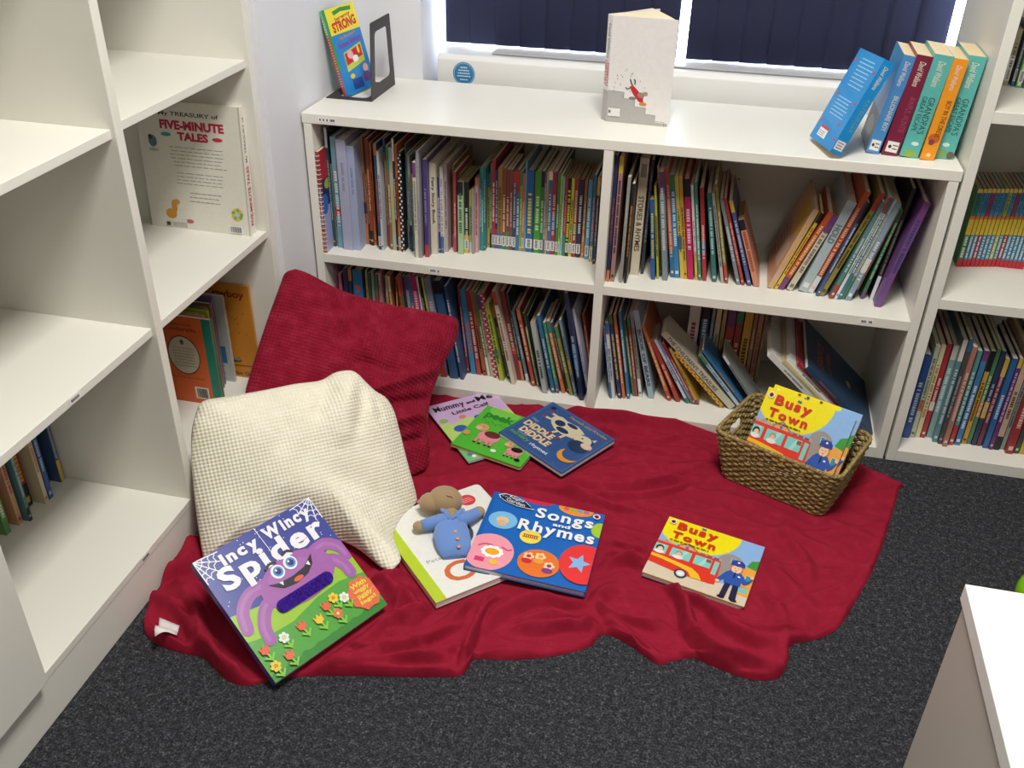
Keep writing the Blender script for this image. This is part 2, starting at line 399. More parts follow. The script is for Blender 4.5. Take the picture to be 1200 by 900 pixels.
('LL',0.3208,0.05,0.0054,0.321,-7.0,'2c3430','b0b8a8',''),
('LL',0.3347,0.05,0.0054,0.322,-8.0,'c8c048','505018',''),
('LL',0.3422,0.05,0.0183,0.32,-8.0,'7888a0','d8a8b8',''),
('LL',0.372,0.05,0.0235,0.315,-9.0,'2a5488','a8c8e0',''),
('LL',0.4031,0.05,0.0085,0.303,-9.0,'34507c','d0d8e8',''),
('LL',0.4117,0.09,0.0071,0.286,-5.8,'8c2c3c','e0a8b0',''),
('LL',0.4243,0.09,0.0148,0.277,-6.9,'2c8cc0','d06030',''),
('LL',0.4426,0.09,0.0123,0.276,-7.5,'a82c30','e8c8b0',''),
('LL',0.4611,0.09,0.0105,0.275,-8.7,'a85c34','3c1c14',''),
('LL',0.4747,0.09,0.0081,0.273,-9.4,'4c7c4c','d8e0b0',''),
('LL',0.4848,0.09,0.011,0.268,-9.7,'c8b89c','b03c38',''),
('LL',0.4965,0.085,0.0127,0.276,-9.5,'c03038','f0e0e0','K'),
('LL',0.5158,0.074,0.0126,0.253,-10.9,'b4bc38','485818',''),
('LL',0.5348,0.09,0.0091,0.24,-12.4,'2c4c34','a8b8a0',''),
('LL',0.5442,0.09,0.0091,0.249,-12.4,'6c4434','c8a890',''),
('LL',0.5538,0.063,0.0113,0.301,-12.2,'d8ccb8','b82c30',''),
('LL',0.5656,0.09,0.0135,0.29,-11.6,'8c2c30','d8b0a8',''),
('LL',0.5794,0.09,0.0068,0.285,-11.0,'2c3c38','90a098',''),
('LL',0.5921,0.09,0.009,0.232,-12.4,'6c8ca0','d8dce0',''),
('LL',0.6149,0.068,0.01,0.253,-12.4,'c04038','f0d0a0',''),
('LL',0.6296,0.069,0.0056,0.24,-12.2,'7ca068','e8ecc8',''),
('LL',0.6386,0.072,0.0044,0.233,-12.0,'24282c','b0b0b0',''),
('LL',0.652,0.039,0.0132,0.229,-11.0,'b0b8b4','303c68',''),
('LL',0.6776,0.046,0.0098,0.251,-12.4,'2c6ca0','c0d8e8',''),
('LL',0.6904,0.049,0.0077,0.23,-12.2,'3c9084','d8d048',''),
('LL',0.7063,0.053,0.0092,0.234,-13.8,'d46c34','f4d0a8',''),
('LL',0.7215,0.057,0.0065,0.231,-15.1,'3c4c8c','d0b850',''),
('LL',0.7309,0.047,0.0086,0.223,-14.6,'8c8c3c','d8d8a8',''),
('LL',0.7447,0.045,0.0065,0.247,-13.5,'7890a8','303c50',''),
('LL',0.7621,0.028,0.0119,0.339,-10.6,'202c50','a0b0d8',''),
('LL',0.7832,0.047,0.0065,0.285,-12.3,'c4c0d8','6c6cac',''),
('LL',0.7899,0.09,0.0066,0.249,-10.6,'b84c38','e8c0a0',''),
('LR',0.845,0.061,0.0055,0.228,-9.0,'2c6ca8','d8e0f0',''),
('LR',0.8508,0.063,0.0086,0.244,-8.9,'d8d8d4','3c5c9c',''),
('LR',0.8683,0.067,0.0092,0.268,-10.3,'28386c','e0c850',''),
('LR',0.8804,0.07,0.0079,0.268,-10.2,'d87038','f4e8d8',''),
('LR',0.8937,0.071,0.0073,0.278,-9.8,'3a7cb0','e8e8e8',''),
('LR',0.9067,0.09,0.0073,0.246,-11.0,'4c7c4c','d8d8a8',''),
('LR',0.9146,0.09,0.0073,0.255,-10.2,'b04034','f0c8a8',''),
('LR',0.9258,0.09,0.0085,0.272,-10.5,'98948c','504c48',''),
('LR',0.953,0.09,0.0155,0.283,-14.2,'9cb8c8','28303c','N'),
('LR',1.0092,0.09,0.009,0.25,-23.1,'d87840','f8d8a0',''),
('LR',1.0331,0.09,0.0109,0.208,-26.6,'b83830','f0c0a0',''),
('LR',1.0622,0.09,0.0073,0.222,-30.5,'c8d0dc','3858a0',''),
('LR',1.0762,0.09,0.0062,0.217,-31.7,'6c88b0','e0e4ec',''),
('LR',1.0836,0.09,0.0062,0.213,-31.3,'a82c3c','e8b0b0',''),
('LR',1.0912,0.09,0.0068,0.194,-30.1,'c8a03c','684c14',''),
('LR',1.1585,0.09,0.0103,0.218,-43.8,'d8b838','c02c28','K'),
('LR',1.1833,0.09,0.0186,0.303,-45.6,'cfc8b0','343430','T2'),
('LR',1.2144,0.09,0.0089,0.211,-40.9,'b8d0dc','3480b8',''),
('LR',1.2328,0.09,0.0071,0.232,-40.4,'3078b0','d8902c',''),
('LR',1.2655,0.09,0.0074,0.209,-36.7,'949c98','50605c',''),
('SR',1.6943,0.212,0.0121,0.211,0.0,'3c8c4c','e8c838','Z'),
('SR',1.7089,0.216,0.0085,0.211,0.0,'4a9cc8','e8c838','Z'),
('SR',1.7196,0.219,0.0084,0.211,0.0,'4a9cc8','e8c838','Z'),
('SR',1.7302,0.222,0.0084,0.211,0.0,'c82c50','e8c838','Z'),
('SR',1.7409,0.225,0.0084,0.211,0.0,'4a9cc8','e8c838','Z'),
('SR',1.7516,0.228,0.0084,0.211,0.0,'4a9cc8','e8c838','Z'),
('SR',1.7623,0.231,0.0084,0.211,0.0,'4a9cc8','e8c838','Z'),
('SR',1.773,0.234,0.0084,0.211,0.0,'b8c830','e8c838','Z'),
('SR',1.7837,0.237,0.0084,0.211,0.0,'4a9cc8','e8c838','Z'),
('SR',1.7944,0.24,0.0084,0.211,0.0,'c03838','e8c838','Z'),
('SR',1.8042,0.24,0.0084,0.213,0.0,'4a9cc8','e8c838','Z'),
('SR',1.814,0.24,0.0084,0.214,0.0,'4a9cc8','e8c838','Z'),
('SR',1.8238,0.24,0.0083,0.215,0.0,'4a9cc8','e8c838','Z'),
('SR',1.8336,0.24,0.0083,0.215,0.0,'4a9cc8','e8c838','Z'),
('SR',1.8434,0.24,0.0083,0.217,0.0,'4a9cc8','e8c838','Z'),
('SR',1.8531,0.24,0.0083,0.218,0.0,'4a9cc8','e8c838','Z'),
('RB',1.6464,0.068,0.017,0.261,0.0,'2c58b0','c8d8f0',''),
('RB',1.6667,0.073,0.0113,0.288,0.0,'c8ccb0','5a7c58',''),
('RB',1.6809,0.077,0.0113,0.288,0.0,'e0d8a8','c87830',''),
('RB',1.6951,0.08,0.0113,0.294,0.0,'c02c38','f4c8c8',''),
('RB',1.7114,0.085,0.0132,0.288,0.0,'88b0b0','e0ecec',''),
('RB',1.7246,0.066,0.0112,0.317,0.0,'5c8c9c','d0e0e4',''),
('RB',1.7374,0.06,0.0093,0.323,0.0,'4c4c50','a8a8b0',''),
('RB',1.7476,0.05,0.0111,0.308,0.0,'b87868','e8d0c0',''),
('RB',1.7648,0.062,0.0111,0.293,0.0,'5a9c9c','d8e8e4',''),
('RB',1.7809,0.066,0.0129,0.293,0.0,'3c7cb8','e0e8f0',''),
('RB',1.7999,0.076,0.0111,0.29,0.0,'d8a03c','6c4814',''),
('RB',1.814,0.08,0.0092,0.295,0.0,'4c8c5c','d0e0b8',''),
('RB',1.8252,0.077,0.011,0.293,0.0,'303c60','a8b0d0',''),
('RB',1.8387,0.077,0.011,0.272,0.0,'7c3440','d8a8b0',''),
('RB',1.8528,0.07,0.0128,0.279,0.0,'2868a8','c0d8f0',''),
('RB',1.8675,0.067,0.0091,0.283,0.0,'6c3070','d8b0e0',''),
('RB',1.8795,0.07,0.0145,0.305,0.0,'c8a890','684c3c',''),
('RB',1.8976,0.075,0.0091,0.316,0.0,'90a098','3c4c48',''),
('RB',1.908,0.059,0.018,0.293,0.0,'a82c34','f0c0b0',''),
('RB',1.9299,0.065,0.0108,0.248,0.0,'3c4c3c','c8d0b0',''),
('RB',1.9431,0.065,0.0126,0.24,0.0,'c8b43c','4c4414',''),
('RB',1.9611,0.07,0.0107,0.273,0.0,'2c74a0','d0e4f0',''),
('RB',1.975,0.073,0.0125,0.284,0.0,'c85c34','f4d0b0',''),
('RB',1.991,0.078,0.0125,0.295,0.0,'34406c','b0b8dc',''),
('RT',1.6904,0.249,0.0111,0.129,0.0,'a8a080','5c5838','S'),
('RT',1.7087,0.246,0.0062,0.14,0.0,'606468','c0c4c8','S'),
('RT',1.7172,0.236,0.0122,0.116,0.0,'5cb050','e0f0d0','S'),
('RT',1.7316,0.235,0.0122,0.134,0.0,'3c7c5c','d0e0d0','S'),
]

# ---------------------------------------------------------------- the room
def room():
    b = MB(); b.box(-.62, 4.2, -3.6, .68, -.05, 0, mat('26282b', .95, 'carpet')); structure(b.build('floor'))
    WL = mat('e4e4ea', .8, 'wall')
    b = MB(); b.box(-.62, -.0045, -.176, .409, 0, 2.7, WL); b.box(-.72, -.62, -3.6, .409, 0, 2.7, WL); structure(b.build('wall_left'))
    b = MB(); b.box(-.62, .196, .4095, .80, 0, 2.7, WL); b.box(1.86, 4.2, .4095, .80, 0, 2.7, WL)
    b.box(.196, 1.86, .64, .80, 0, .74, WL); b.box(.196, 1.86, .64, .80, 2.2, 2.7, WL); structure(b.build('wall_back'))
    b = MB(); b.box(4.2, 4.3, -3.6, .8, 0, 2.7, mat('8e8a82', .8, 'wall')); structure(b.build('wall_right'))
    b = MB(); b.box(-.72, 4.3, -3.7, -3.6, 0, 2.7, mat('8e8a82', .8, 'wall')); structure(b.build('wall_front'))
    b = MB(); b.box(-.72, 4.3, -3.7, .8, 2.7, 2.8, mat('eeeeea', .9, 'wall')); structure(b.build('ceiling'))
    # window: frame, mullion, glass
    fr = mat('f2f2f4', .4, 'laminate'); b = MB()
    for x0, x1 in ((.196, .235), (1.0, 1.05), (1.82, 1.86)): b.box(x0, x1, .70, .76, .74, 2.2, fr)
    b.box(.196, 1.86, .70, .76, .74, .78, fr); b.box(.196, 1.86, .70, .76, 2.16, 2.2, fr); w = structure(b.build('window_1'))
    b = MB(); b.box(.235, 1.0, .728, .732, .78, 2.16, mat('ffffff', 0, 'glass')); b.box(1.05, 1.82, .728, .732, .78, 2.16, mat('ffffff', 0, 'glass')); b.build('pane', w)
    # window board in front of the panes
    b = MB(); b.box(.196, 1.86, .60, .70, .74, .775, fr); structure(b.build('trim_1'))
room()

def blind(x0, x1, n, label):
    t = thing('vertical_blind', label, 'blind', ((x0 + x1) / 2, .562, .879), group='dark window blinds')
    b = MB(); b.box(x0 - (x0 + x1) / 2, x1 - (x0 + x1) / 2, -.02, .02, 1.27, 1.31, mat('e8e8ea', .4, 'laminate')); b.build('headrail', t)
    p = (x1 - x0) / n
    for i in range(n):
        m = MB(); cx = x0 + p * (i + .5) - (x0 + x1) / 2; wd = p * .54; a = R(5)
        seg = 6; vs = []
        for k in range(seg + 1):
            u = -wd + 2 * wd * k / seg; bow = .004 * (1 - (u / wd) ** 2)
            for z in (0, 1.27): vs.append((cx + u * math.cos(a), u * math.sin(a) - bow, z))
        fs = [(2 * k, 2 * k + 2, 2 * k + 3, 2 * k + 1) for k in range(seg)]
        m.add(vs, fs, mat('383b58', .8, 'vane'), True); o = m.build('vane', t)
        q = o.modifiers.new('thick', 'SOLIDIFY'); q.thickness = .0008
    return t
blind(.226, .897, 9, 'dark navy vertical blind left of the bright slit, behind the standing white book')
blind(.930, 1.600, 9, 'dark navy vertical blind behind the row of thick paperbacks, right of the bright slit')

# storage heater under the window
def heater():
    t = thing('window_heater', 'long white heater with a grey top grille standing under the window', 'heater', (.228, .448, 0))
    m = mat('e6e6e4', .35, 'laminate'); L = 1.62
    b = MB(); prof = [(0, .02), (.168, .02), (.168, .868), (.155, .872), (.012, .868), (.0, .856)]
    n = len(prof); vs = [(0, y, z) for y, z in prof] + [(L, y, z) for y, z in prof]
    fs = [tuple(range(n))[::-1], tuple(range(n, 2 * n))] + [(i, (i + 1) % n, n + (i + 1) % n, n + i) for i in range(n)]
    b.add(vs, fs, m); o = b.build('casing', t); k = o.modifiers.new('e', 'BEVEL'); k.width = .004; k.segments = 3
    b = MB(); g = mat('c4c4c6', .4, 'powder')
    b.box(.155, L - .06, .03, .142, .8702, .8716, mat('8c8c90', .5, 'powder'))
    for i in range(9): y = .034 + i * .0122; b.box(.155, L - .06, y, y + .0072, .8716, .8745, g)
    b.build('top_grille', t)
    b = MB(); M = Matrix.Translation((.08, -.0004, .818)) @ Matrix.Rotation(R(90), 4, 'X')
    a = Art(b, 1, 1, M); a.st = .00008
    pts = lambda r: [(r * math.cos(2 * PI * i / 36), r * math.sin(2 * PI * i / 36)) for i in range(36)]
    b.add([(x, y, 0) for x, y in pts(.0325)], [tuple(range(36))], mat('2a7cae', .4), False, M)
    b.add([(x, y, .0001) for x, y in pts(.030)], [tuple(range(36))], mat('bcd8e8', .4), False, M)
    b.add([(x, y, .0002) for x, y in pts(.0288)], [tuple(range(36))], mat('2a7cae', .4), False, M)
    a.n = 4; rng = random.Random(3)
    for yy, hw in ((.017, .010), (.009, .016), (.001, .018), (-.007, .020), (-.017, .012)): 
        x = -hw
        while x < hw:
            w_ = rng.uniform(.003, .006); b.add([(x, yy - .0016, .0003), (min(x + w_, hw), yy - .0016, .0003), (min(x + w_, hw), yy + .0016, .0003), (x, yy + .0016, .0003)], [(0, 1, 2, 3)], mat('dcecf4', .4), False, M); x += w_ + .0012
    o = b.build('sticker', t); o['label'] = 'round blue sticker'
heater()

# ---------------------------------------------------------------- bookcases
def shelf_mark(parent, x, z, n=2, y=-.0006, rng=random.Random(5), axis='x', wide=.034):
    b = MB(); M = Matrix.Translation((x, y, z)) @ Matrix.Rotation(R(90), 4, 'X') if axis == 'x' else Matrix.Translation((y, x, z)) @ Matrix.Rotation(R(90), 4, 'Z') @ Matrix.Rotation(R(90), 4, 'X')
    b.box(0, wide, -.0065, .0065, -.0003, .0001, mat('f2f2f0', .4), M)
    xx = .005
    while xx < wide - .005:
        w_ = rng.uniform(.0022, .004)
        b.box(xx, xx + w_, -.003, .003, .0001, .0003, mat('3a3a3c', .5), M); xx += w_ + (.0012 if rng.random() < .7 else .006)
    return b.build('shelf_mark', parent)
def low_bookcase():
    t = thing('bookcase', 'low white bookcase of two by two bays standing under the window', 'bookcase')
    W, D, H = 1.6, .4085, .8022; t1 = .0265; xi = .0256
    bx('side_panel', t, .003, xi, 0, D, 0, H - t1, WHITE); bx('side_panel', t, W - xi, W - .003, 0, D, 0, H - t1, WHITE)
    bx('top_panel', t, 0, W, -.001, D, H - t1, H, WHITE, .002)
    bx('divider', t, .7845, .8085, 0, D - .012, .0331, H - t1, WHITE)
    bx('base_panel', t, xi, W - xi, 0, D - .012, 0, .0331, WHITE)
    bx('shelf', t, xi, .7845, 0, D - .012, .4147 - .0266, .4147, WHITE); bx('shelf', t, .8085, W - xi, 0, D - .012, .4147 - .0266, .4147, WHITE)
    bx('back_panel', t, xi, W - xi, D - .012, D - .001, .0331, H - t1, WHITE, 0)
    for x, z in ((1.12, .60), (1.116, .57)):
        b = MB(); b.tube([(x, D - .0121, z), (x, D - .0135, z)], .0025, mat('505050', .6), 8); b.build('peg_hole', t)
    shelf_mark(t, .045, .7885, y=-.0016, wide=.05); shelf_mark(t, .33, .401); shelf_mark(t, 1.455, .401); shelf_mark(t, .83, .0165)
low_bookcase()
def tall_bookcase():
    x = 1.604; t = thing('bookcase', 'tall white bookcase right of the low one, cut by the photo edge', 'bookcase', (x, 0, 0))
    D = .45; H = 1.9; W = 1.0; td = .0235
    bx('side_panel', t, 0, td, -.001, D, 0, H, WHITE); bx('side_panel', t, W - td, W, -.001, D, 0, H, WHITE)
    bx('top_panel', t, td, W - td, 0, D, H - .025, H, WHITE); bx('base_panel', t, td, W - td, 0, D, 0, .0338, WHITE)
    for z in (.4842, .938, 1.39): bx('shelf', t, td, W - td, 0, D - .01, z - .0266, z, WHITE)
    bx('back_panel', t, td, W - td, D - .01, D - .001, .0338, H - .025, WHITE, 0)
tall_bookcase()
XL = -.016
def left_bookcase():
    t = thing('bookcase', 'tall deep white bookcase along the left wall with mostly empty shelves', 'bookcase')
    xb = -.60; H = 2.1; yF = -.2105; tl = .0181; td = .024
    ys = [(yF, yF + .022), (-.7434, -.7194), (-1.290, -1.266), (-1.84, -1.816)]
    for i, (a, c) in enumerate(ys): bx('side_panel' if i in (0, 3) else 'divider', t, xb, XL, a, c, .1167 if i in (1, 2) else 0, H, WHITE)
    bx('filler_strip', t, XL - .03, XL - .001, yF + .0225, -.1765, 0, H, EDGE)
    bx('top_panel', t, xb, XL, -1.84, yF + .022, H, H + .02, WHITE)
    for (y0, y1, zs) in ((-.7194, yF, (.5587, .9772, 1.39)), (-1.266, -.7434, (.560, .9711, 1.38)), (-1.816, -1.29, (.560, .9711))):
        for z in zs: bx('shelf', t, xb + .01, XL - .0096, y0, y1, z - tl, z, WHITE)
    bx('base_panel', t, xb + .01, XL, -1.816, yF, .1167 - tl, .1167, WHITE); bx('plinth', t, XL - .02, XL - .0012, -1.816, yF, 0, .1167 - tl, WHITE)
    bx('back_panel', t, xb, xb + .01, -1.816, yF, .1167, H, WHITE, 0)
    bx('door', t, XL + .001, XL + .019, -1.84, -1.284, .119, .75, WHITE)
    shelf_mark(t, -1.02, .551, y=XL - .009, axis='y'); shelf_mark(t, -.95, .1077, y=XL + .0006, axis='y')
left_bookcase()

# ---------------------------------------------------------------- books on the shelves
NAMES = {'red': 'c03038', 'dark red': '8c2c30', 'maroon': '7c2438', 'rust': 'a84c34', 'orange': 'dc7030', 'brown': '8a6040', 'dark brown': '46362a', 'tan': 'c0986c', 'cream': 'ddd4b8', 'white': 'e4e2e0',
         'yellow': 'e0cc38', 'gold': 'c8983a', 'olive': '8c8438', 'lime': 'b0c838', 'green': '3c9038', 'dark green': '2c4c34', 'pale green': 'a8c89c', 'grey green': '90a898', 'teal': '3a8c8c', 'pale teal': '84b8b8',
         'sky blue': '58a4c8', 'blue': '2868a8', 'slate blue': '5c7898', 'navy': '28305c', 'dark teal': '2f5566', 'lavender': 'aeb0d0', 'purple': '604090', 'magenta': 'c8205c', 'pink': 'd8a0a8', 'salmon': 'd08060',
         'grey': '9c9c9c', 'charcoal': '38383a', 'black': '202022'}
def cname(h):
    a = [int(h[i:i+2], 16) for i in (0, 2, 4)]
    return min(NAMES, key=lambda k: sum((a[j] - int(NAMES[k][2*j:2*j+2], 16)) ** 2 for j in range(3)))
ORD = ['', 'first', 'second', 'third', 'fourth', 'fifth', 'sixth', 'seventh', 'eighth', 'ninth', 'tenth', 'eleventh', 'twelfth', 'thirteenth']
def mute(h, k=.16):
    a = [int(h[i:i+2], 16) for i in (0, 2, 4)]; g = sum(a) / 3 * .85 + 12
    return ''.join('%02x' % int(v * (1 - k) + g * k) for v in a)
def shelf_book(root, w, d, h, col, ink, fl, rng, hard=False, pages=None):
    """local: x thickness, y depth (spine at y=0), z height"""
    t = .0022 if (w > .014 or hard) and h > .235 else (.0005 if h < .235 else .0009)
    t = min(t, w * .3); ov = .002 if (w > .014 or hard) else 0.
    cm = mat(mute(col), .38); b = MB()
    b.box(0, w, 0, t, 0, h, cm); b.box(0, t, t, d, 0, h, cm); b.box(w - t, w, t, d, 0, h, cm)
    ik = mat(mute(ink), .4); z = -.0002
    def patch(x0, x1, z0, z1, m, k=1):
        b.add([(x0, z * k, z0), (x1, z * k, z0), (x1, z * k, z1), (x0, z * k, z1)], [(0, 1, 2, 3)], m)
    def letters(z0, z1, m, k=2, wd=.5):
        y = z1; cw = min(w * wd, .012)
        while y > z0:
            s = rng.uniform(.45, .9) * cw
            patch(w / 2 - cw / 2, w / 2 + cw / 2, max(y - s, z0), y, m, k); y -= s + cw * (.25 if rng.random() < .8 else .9)
    def spine_text(s, z0, z1, col_, bold=.02, wd=.62):
        M = Matrix.Translation((w / 2, z * 2, (z0 + z1) / 2)) @ Matrix.Rotation(R(90), 4, 'X') @ Matrix.Rotation(R(-90), 4, 'Z')
        a = Art(b, z1 - z0, w * wd, M); a.text(s, -.5, -.5, .5, .5, col_, bold)
    if fl == 'R': patch(t, w - t, .02, h - .01, mat('d8cdb4', .4)); spine_text('STORIES & RHYMES', .07, h - .10, '5a4030'); patch(.004, w - .004, h - .05, h - .015, mat('8c8478', .4), 2)
    elif fl == 'N': spine_text('BOOK OF BEARS', .04, h - .06, '28303c')
    elif fl == 'T2': spine_text("THE CHILDREN'S TREASURE", .07, h - .02, '343430', .01)
    elif fl == 'F': spine_text('Fairy Story Book', .09, h - .04, '3a3632', .02)
    elif fl == 'K':
        k = int(h / .009)
        for i in range(k):
            patch(0 if i % 2 else w / 2, w / 2 if i % 2 else w, h * i / k, h * (i + .6) / k, ik, 1)
    elif fl == 'Z':
        patch(0, w, 0, h * .10, mat('d03038', .4)); patch(0, w, h * .42, h * .62, mat('e8c838', .4)); patch(0, w, h * .62, h * .66, mat('e07828', .4)); letters(h * .12, h * .40, mat('f0f0f0', .4)); letters(h * .70, h * .95, mat('2c4c8c', .4)); patch(0, w, h * .95, h, mat('e8d060', .4))
    elif fl == 'B': patch(0, w, h * .72, h, ik); letters(h * .2, h * .65, mat('d8e0e8', .4))
    elif fl == 'Y': letters(h * .2, h * .85, ik, 2, .8)
    elif fl == 'L': spine_text('HOLD', h * .55, h * .75, ink, .03, .7); patch(w * .2, w * .8, h * .05, h * .1, mat('e8e8e8', .4))
    elif fl == 'P': letters(h * .55, h * .8, ik, 2, .25)
    elif w > .0045:
        r = rng.random(); other = mat(mute(rng.choice(['e8e0d0', 'c83a34', 'e0b83c', '2f6ca4', '3d8a58', '20202a', 'd87840', 'dfe6ea', '7a3f86'])), .4)
        if r < .35: patch(0, w, 0, h * rng.uniform(.08, .3), other)
        elif r < .6: patch(0, w, h * rng.uniform(.78, .9), h, other)
        elif r < .72: patch(0, w, h * .3, h * rng.uniform(.38, .55), other)
        a0 = rng.uniform(.18, .35); letters(h * a0, h * rng.uniform(.6, .88), ik)
        if rng.random() < .5: patch(w * .2, w * .8, h * .04, h * .04 + w * .7, ik, 2)
    if fl == 'C':
        M = Matrix.Translation((-.0002, d, 0)) @ Matrix.Rotation(R(90), 4, 'X') @ Matrix.Rotation(R(-90), 4, 'Y')
        a = Art(b, d, h, M); a.rect(0, 0, 1, 1, 'dcae8c'); a.rect(.35, .62, .98, .97, 'e0b040'); a.rect(.06, .10, .5, .58, 'c89878'); a.rect(.55, .2, .9, .5, 'e8c8b0'); a.scribble(.1, .15, .45, .5, 5, '9c5c48', rng)
    if fl == 'W':
        M = Matrix.Translation((w + .0003, 0, 0)) @ Matrix.Rotation(R(90), 4, 'X') @ Matrix.Rotation(R(90), 4, 'Y')
        a = Art(b, d, h, M); a.rect(0, 0, 1, 1, 'a8acd8'); a.rect(0, .72, 1, 1, 'b82834'); a.rect(0, .45, .6, .72, '30285c'); a.ell(.2, .66, .1, .05, 'b0c030'); a.ell(.45, .74, .15, .06, '7a3898'); a.ell(.08, .48, .1, .1, '2c70c8'); a.ell(.3, .06, .12, .04, 'd8a838')
    b.build('cover', root)
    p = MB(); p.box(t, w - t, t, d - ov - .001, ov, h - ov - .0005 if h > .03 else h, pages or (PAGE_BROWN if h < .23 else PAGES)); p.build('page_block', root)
    if fl == 'S' or fl == 'Y' and w > .004:
        s = MB(); s.box(.0004, w - .0004, -.0007, -.0003, .012, .040, mat('e6e6e4', .5))
        y = .015
        while y < .036: s.box(w * .25, w * .75, -.0009, -.0007, y, y + .002, mat('404044', .5)); y += .0034
        o = s.build('spine_label', root); o['label'] = 'white library sticker on the spine'
    if fl == 'W':
        s = MB()
        for i in range(22):
            zz = .01 + i * (h - .02) / 21
            s.tube([(w / 2 + .0058 * math.cos(q), .001 + .0058 * math.sin(q), zz) for q in [2 * PI * k / 10 for k in range(10)]], .0009, mat('e8e8e8', .3), 5, True)
        s.build('spiral_binding', root)
BAYS = {'UL': (.4147, 'low bookcase upper left bay', 'books in the upper left bay of the low bookcase'), 'UR': (.4147, 'low bookcase upper right bay', 'books in the upper right bay of the low bookcase'),
        'LL': (.0331, 'low bookcase lower left bay', 'books in the lower left bay of the low bookcase'), 'LR': (.0331, 'low bookcase lower right bay', 'books in the lower right bay of the low bookcase'),
        'SR': (.4842, 'right bookcase middle shelf', 'series paperbacks on the right bookcase'), 'RB': (.0338, 'right bookcase bottom shelf', 'books on the bottom shelf of the right bookcase'), 'RT': (.938, 'right bookcase top shelf', 'books on the upper shelf of the right bookcase')}
SPECIAL = {'R': 'cream and red STORIES & RHYMES hardback', 'N': 'pale blue BOOK OF BEARS', 'T2': "thick cream THE CHILDREN'S TREASURE book, steeply leaning", 'F': 'thick cream Fairy Story Book', 'W': 'spiral bound activity book at the far left'}
def shelf_rows():
    rng = random.Random(21); by = {}
    for r in ROWS:
        r = list(r)
        if r[0] == 'UR2': r[0] = 'UR'
        by.setdefault(r[0], []).append(r)
    for bay, L in by.items():
        z0, where, grp = BAYS[bay]; cnt = {}; tot = {}
        for r in L: tot[cname(r[6])] = tot.get(cname(r[6]), 0) + 1
        if bay == 'LR': where = 'lower right bay front row'
        for i, (bn, x, s, w, h, a, col, ink, fl) in enumerate(L):
            c = cname(col); cnt[c] = cnt.get(c, 0) + 1
            size = 'thin' if w < .0085 else ('thick' if w > .017 else '')
            stance = 'leaning' if abs(a) > 6 else 'upright'
            rank = f'only {c} one' if tot[c] == 1 else (f'{ORD[cnt[c]]} {c} one from left')
            lab = f'{SPECIAL[fl]}, {where}' if fl in SPECIAL else ' '.join(f'{size} {stance} {c} book, {rank}, {where}'.split())
            if bn == 'SR': lab = f'slim series paperback, {rank}, {where}'.replace('  ', ' ')
            t = thing('book', lab, 'book', (x, s, z0 + max(0., w * math.sin(R(a)))), (0, R(a), 0), grp)
            if fl == 'W': d = .20
            elif bay in ('SR', 'RT'): d = .13
            elif bay == 'LR': d = .20 if i < 10 else .10
            elif h < .235: d = rng.uniform(.125, .15)
            else: d = rng.uniform(.19, .24)
            d = min(d, .385 - s)
            if bay == 'UR' and fl == 'C': d = .22
            shelf_book(t, w, d, h, col, ink, fl, rng)
    # big leaning books and the row behind them in the lower right bay
    z0, where, grp = BAYS['LR']
    big = [(1.485, .05, .016, .31, -48, 'e8e6de', '2c6c8c', .30, 'large white hardback leaning beside the basket, lowest of the big leaning books'),
           (1.511, .05, .007, .29, -48, 'd8c488', 'b87c34', .26, 'thin tan edged book between the leaning white hardbacks, lower right bay'),
           (1.523, .06, .014, .29, -48, 'f0f0f0', '3848a0', .28, 'white hardback with blue edge leaning under the red one, lower right bay'),
           (1.546, .055, .007, .285, -48, 'b82c38', 'e8d0d0', .27, 'thin red book leaning directly under the large navy hardback'),
           (1.558, .05, .014, .272, -48, '27476c', 'c86030', .28, 'large navy blue hardback leaning on top of the slanted stack behind the basket')]
    for bxx, s, w, h, a, col, ink, d, lab in big:
        x = bxx
        t = thing('book', lab, 'book', (x, s, z0 + .0005), (0, R(a), 0), grp)
        shelf_book(t, w, d, h, col, ink, 'P', rng, True, PAGE_WHITE)
        if w > .012:
            b = MB(); M = Matrix.Translation((w + .0003, 0, 0)) @ Matrix.Rotation(R(90), 4, 'X') @ Matrix.Rotation(R(90), 4, 'Y')
            A = Art(b, d, h, M)
            if col == '27476c': A.text('of the', .30, .62, .72, .70, 'b0583c', .02); A.text('Story', .22, .72, .80, .86, 'b0583c', .03); A.ell(.5, .34, .06, .035, 'c0a860')
            elif col == 'e8e6de': A.text('Quest', .05, .10, .75, .24, '2c6c8c', .03, 12, .2)
            else: A.rect(.1, .4, .9, .9, 'dfe4ea'); A.scribble(.2, .5, .8, .8, 3, '8090b0', rng)
            b.build('cover_print', t)
    rear = [(1.036, .030, .285, 'e4dcd8', 'c83838', 'white'), (1.072, .020, .262, '2f5f98', 'd0e0f0', 'blue'), (1.099, .008, .26, '8ca0b0', 'e8e8e8', 'slate'), (1.111, .014, .256, 'd8c8a0', '8c6c3c', 'cream'), (1.129, .010, .256, 'c8a868', '704c24', 'tan'),
            (1.143, .022, .254, 'b84438', 'f0c8a8', 'red'), (1.168, .018, .25, 'a83c34', 'e8b898', 'dark red'), (1.190, .022, .256, 'd8a038', '5c3c14', 'gold'), (1.215, .010, .254, '9c6c50', 'e0c8a8', 'brown'), (1.228, .012, .25, 'b87860', '6c3c30', 'salmon'), (1.243, .008, .252, '886848', 'd0b890', 'umber')]
    for x, w, h, col, ink, c in rear:
        t = thing('book', f'{c} book standing upright behind the slanted books, lower right bay', 'book', (x, .205, z0), None, grp)
        shelf_book(t, w, .17, h, col, ink, 'P' if w < .012 else '', rng)
shelf_rows()
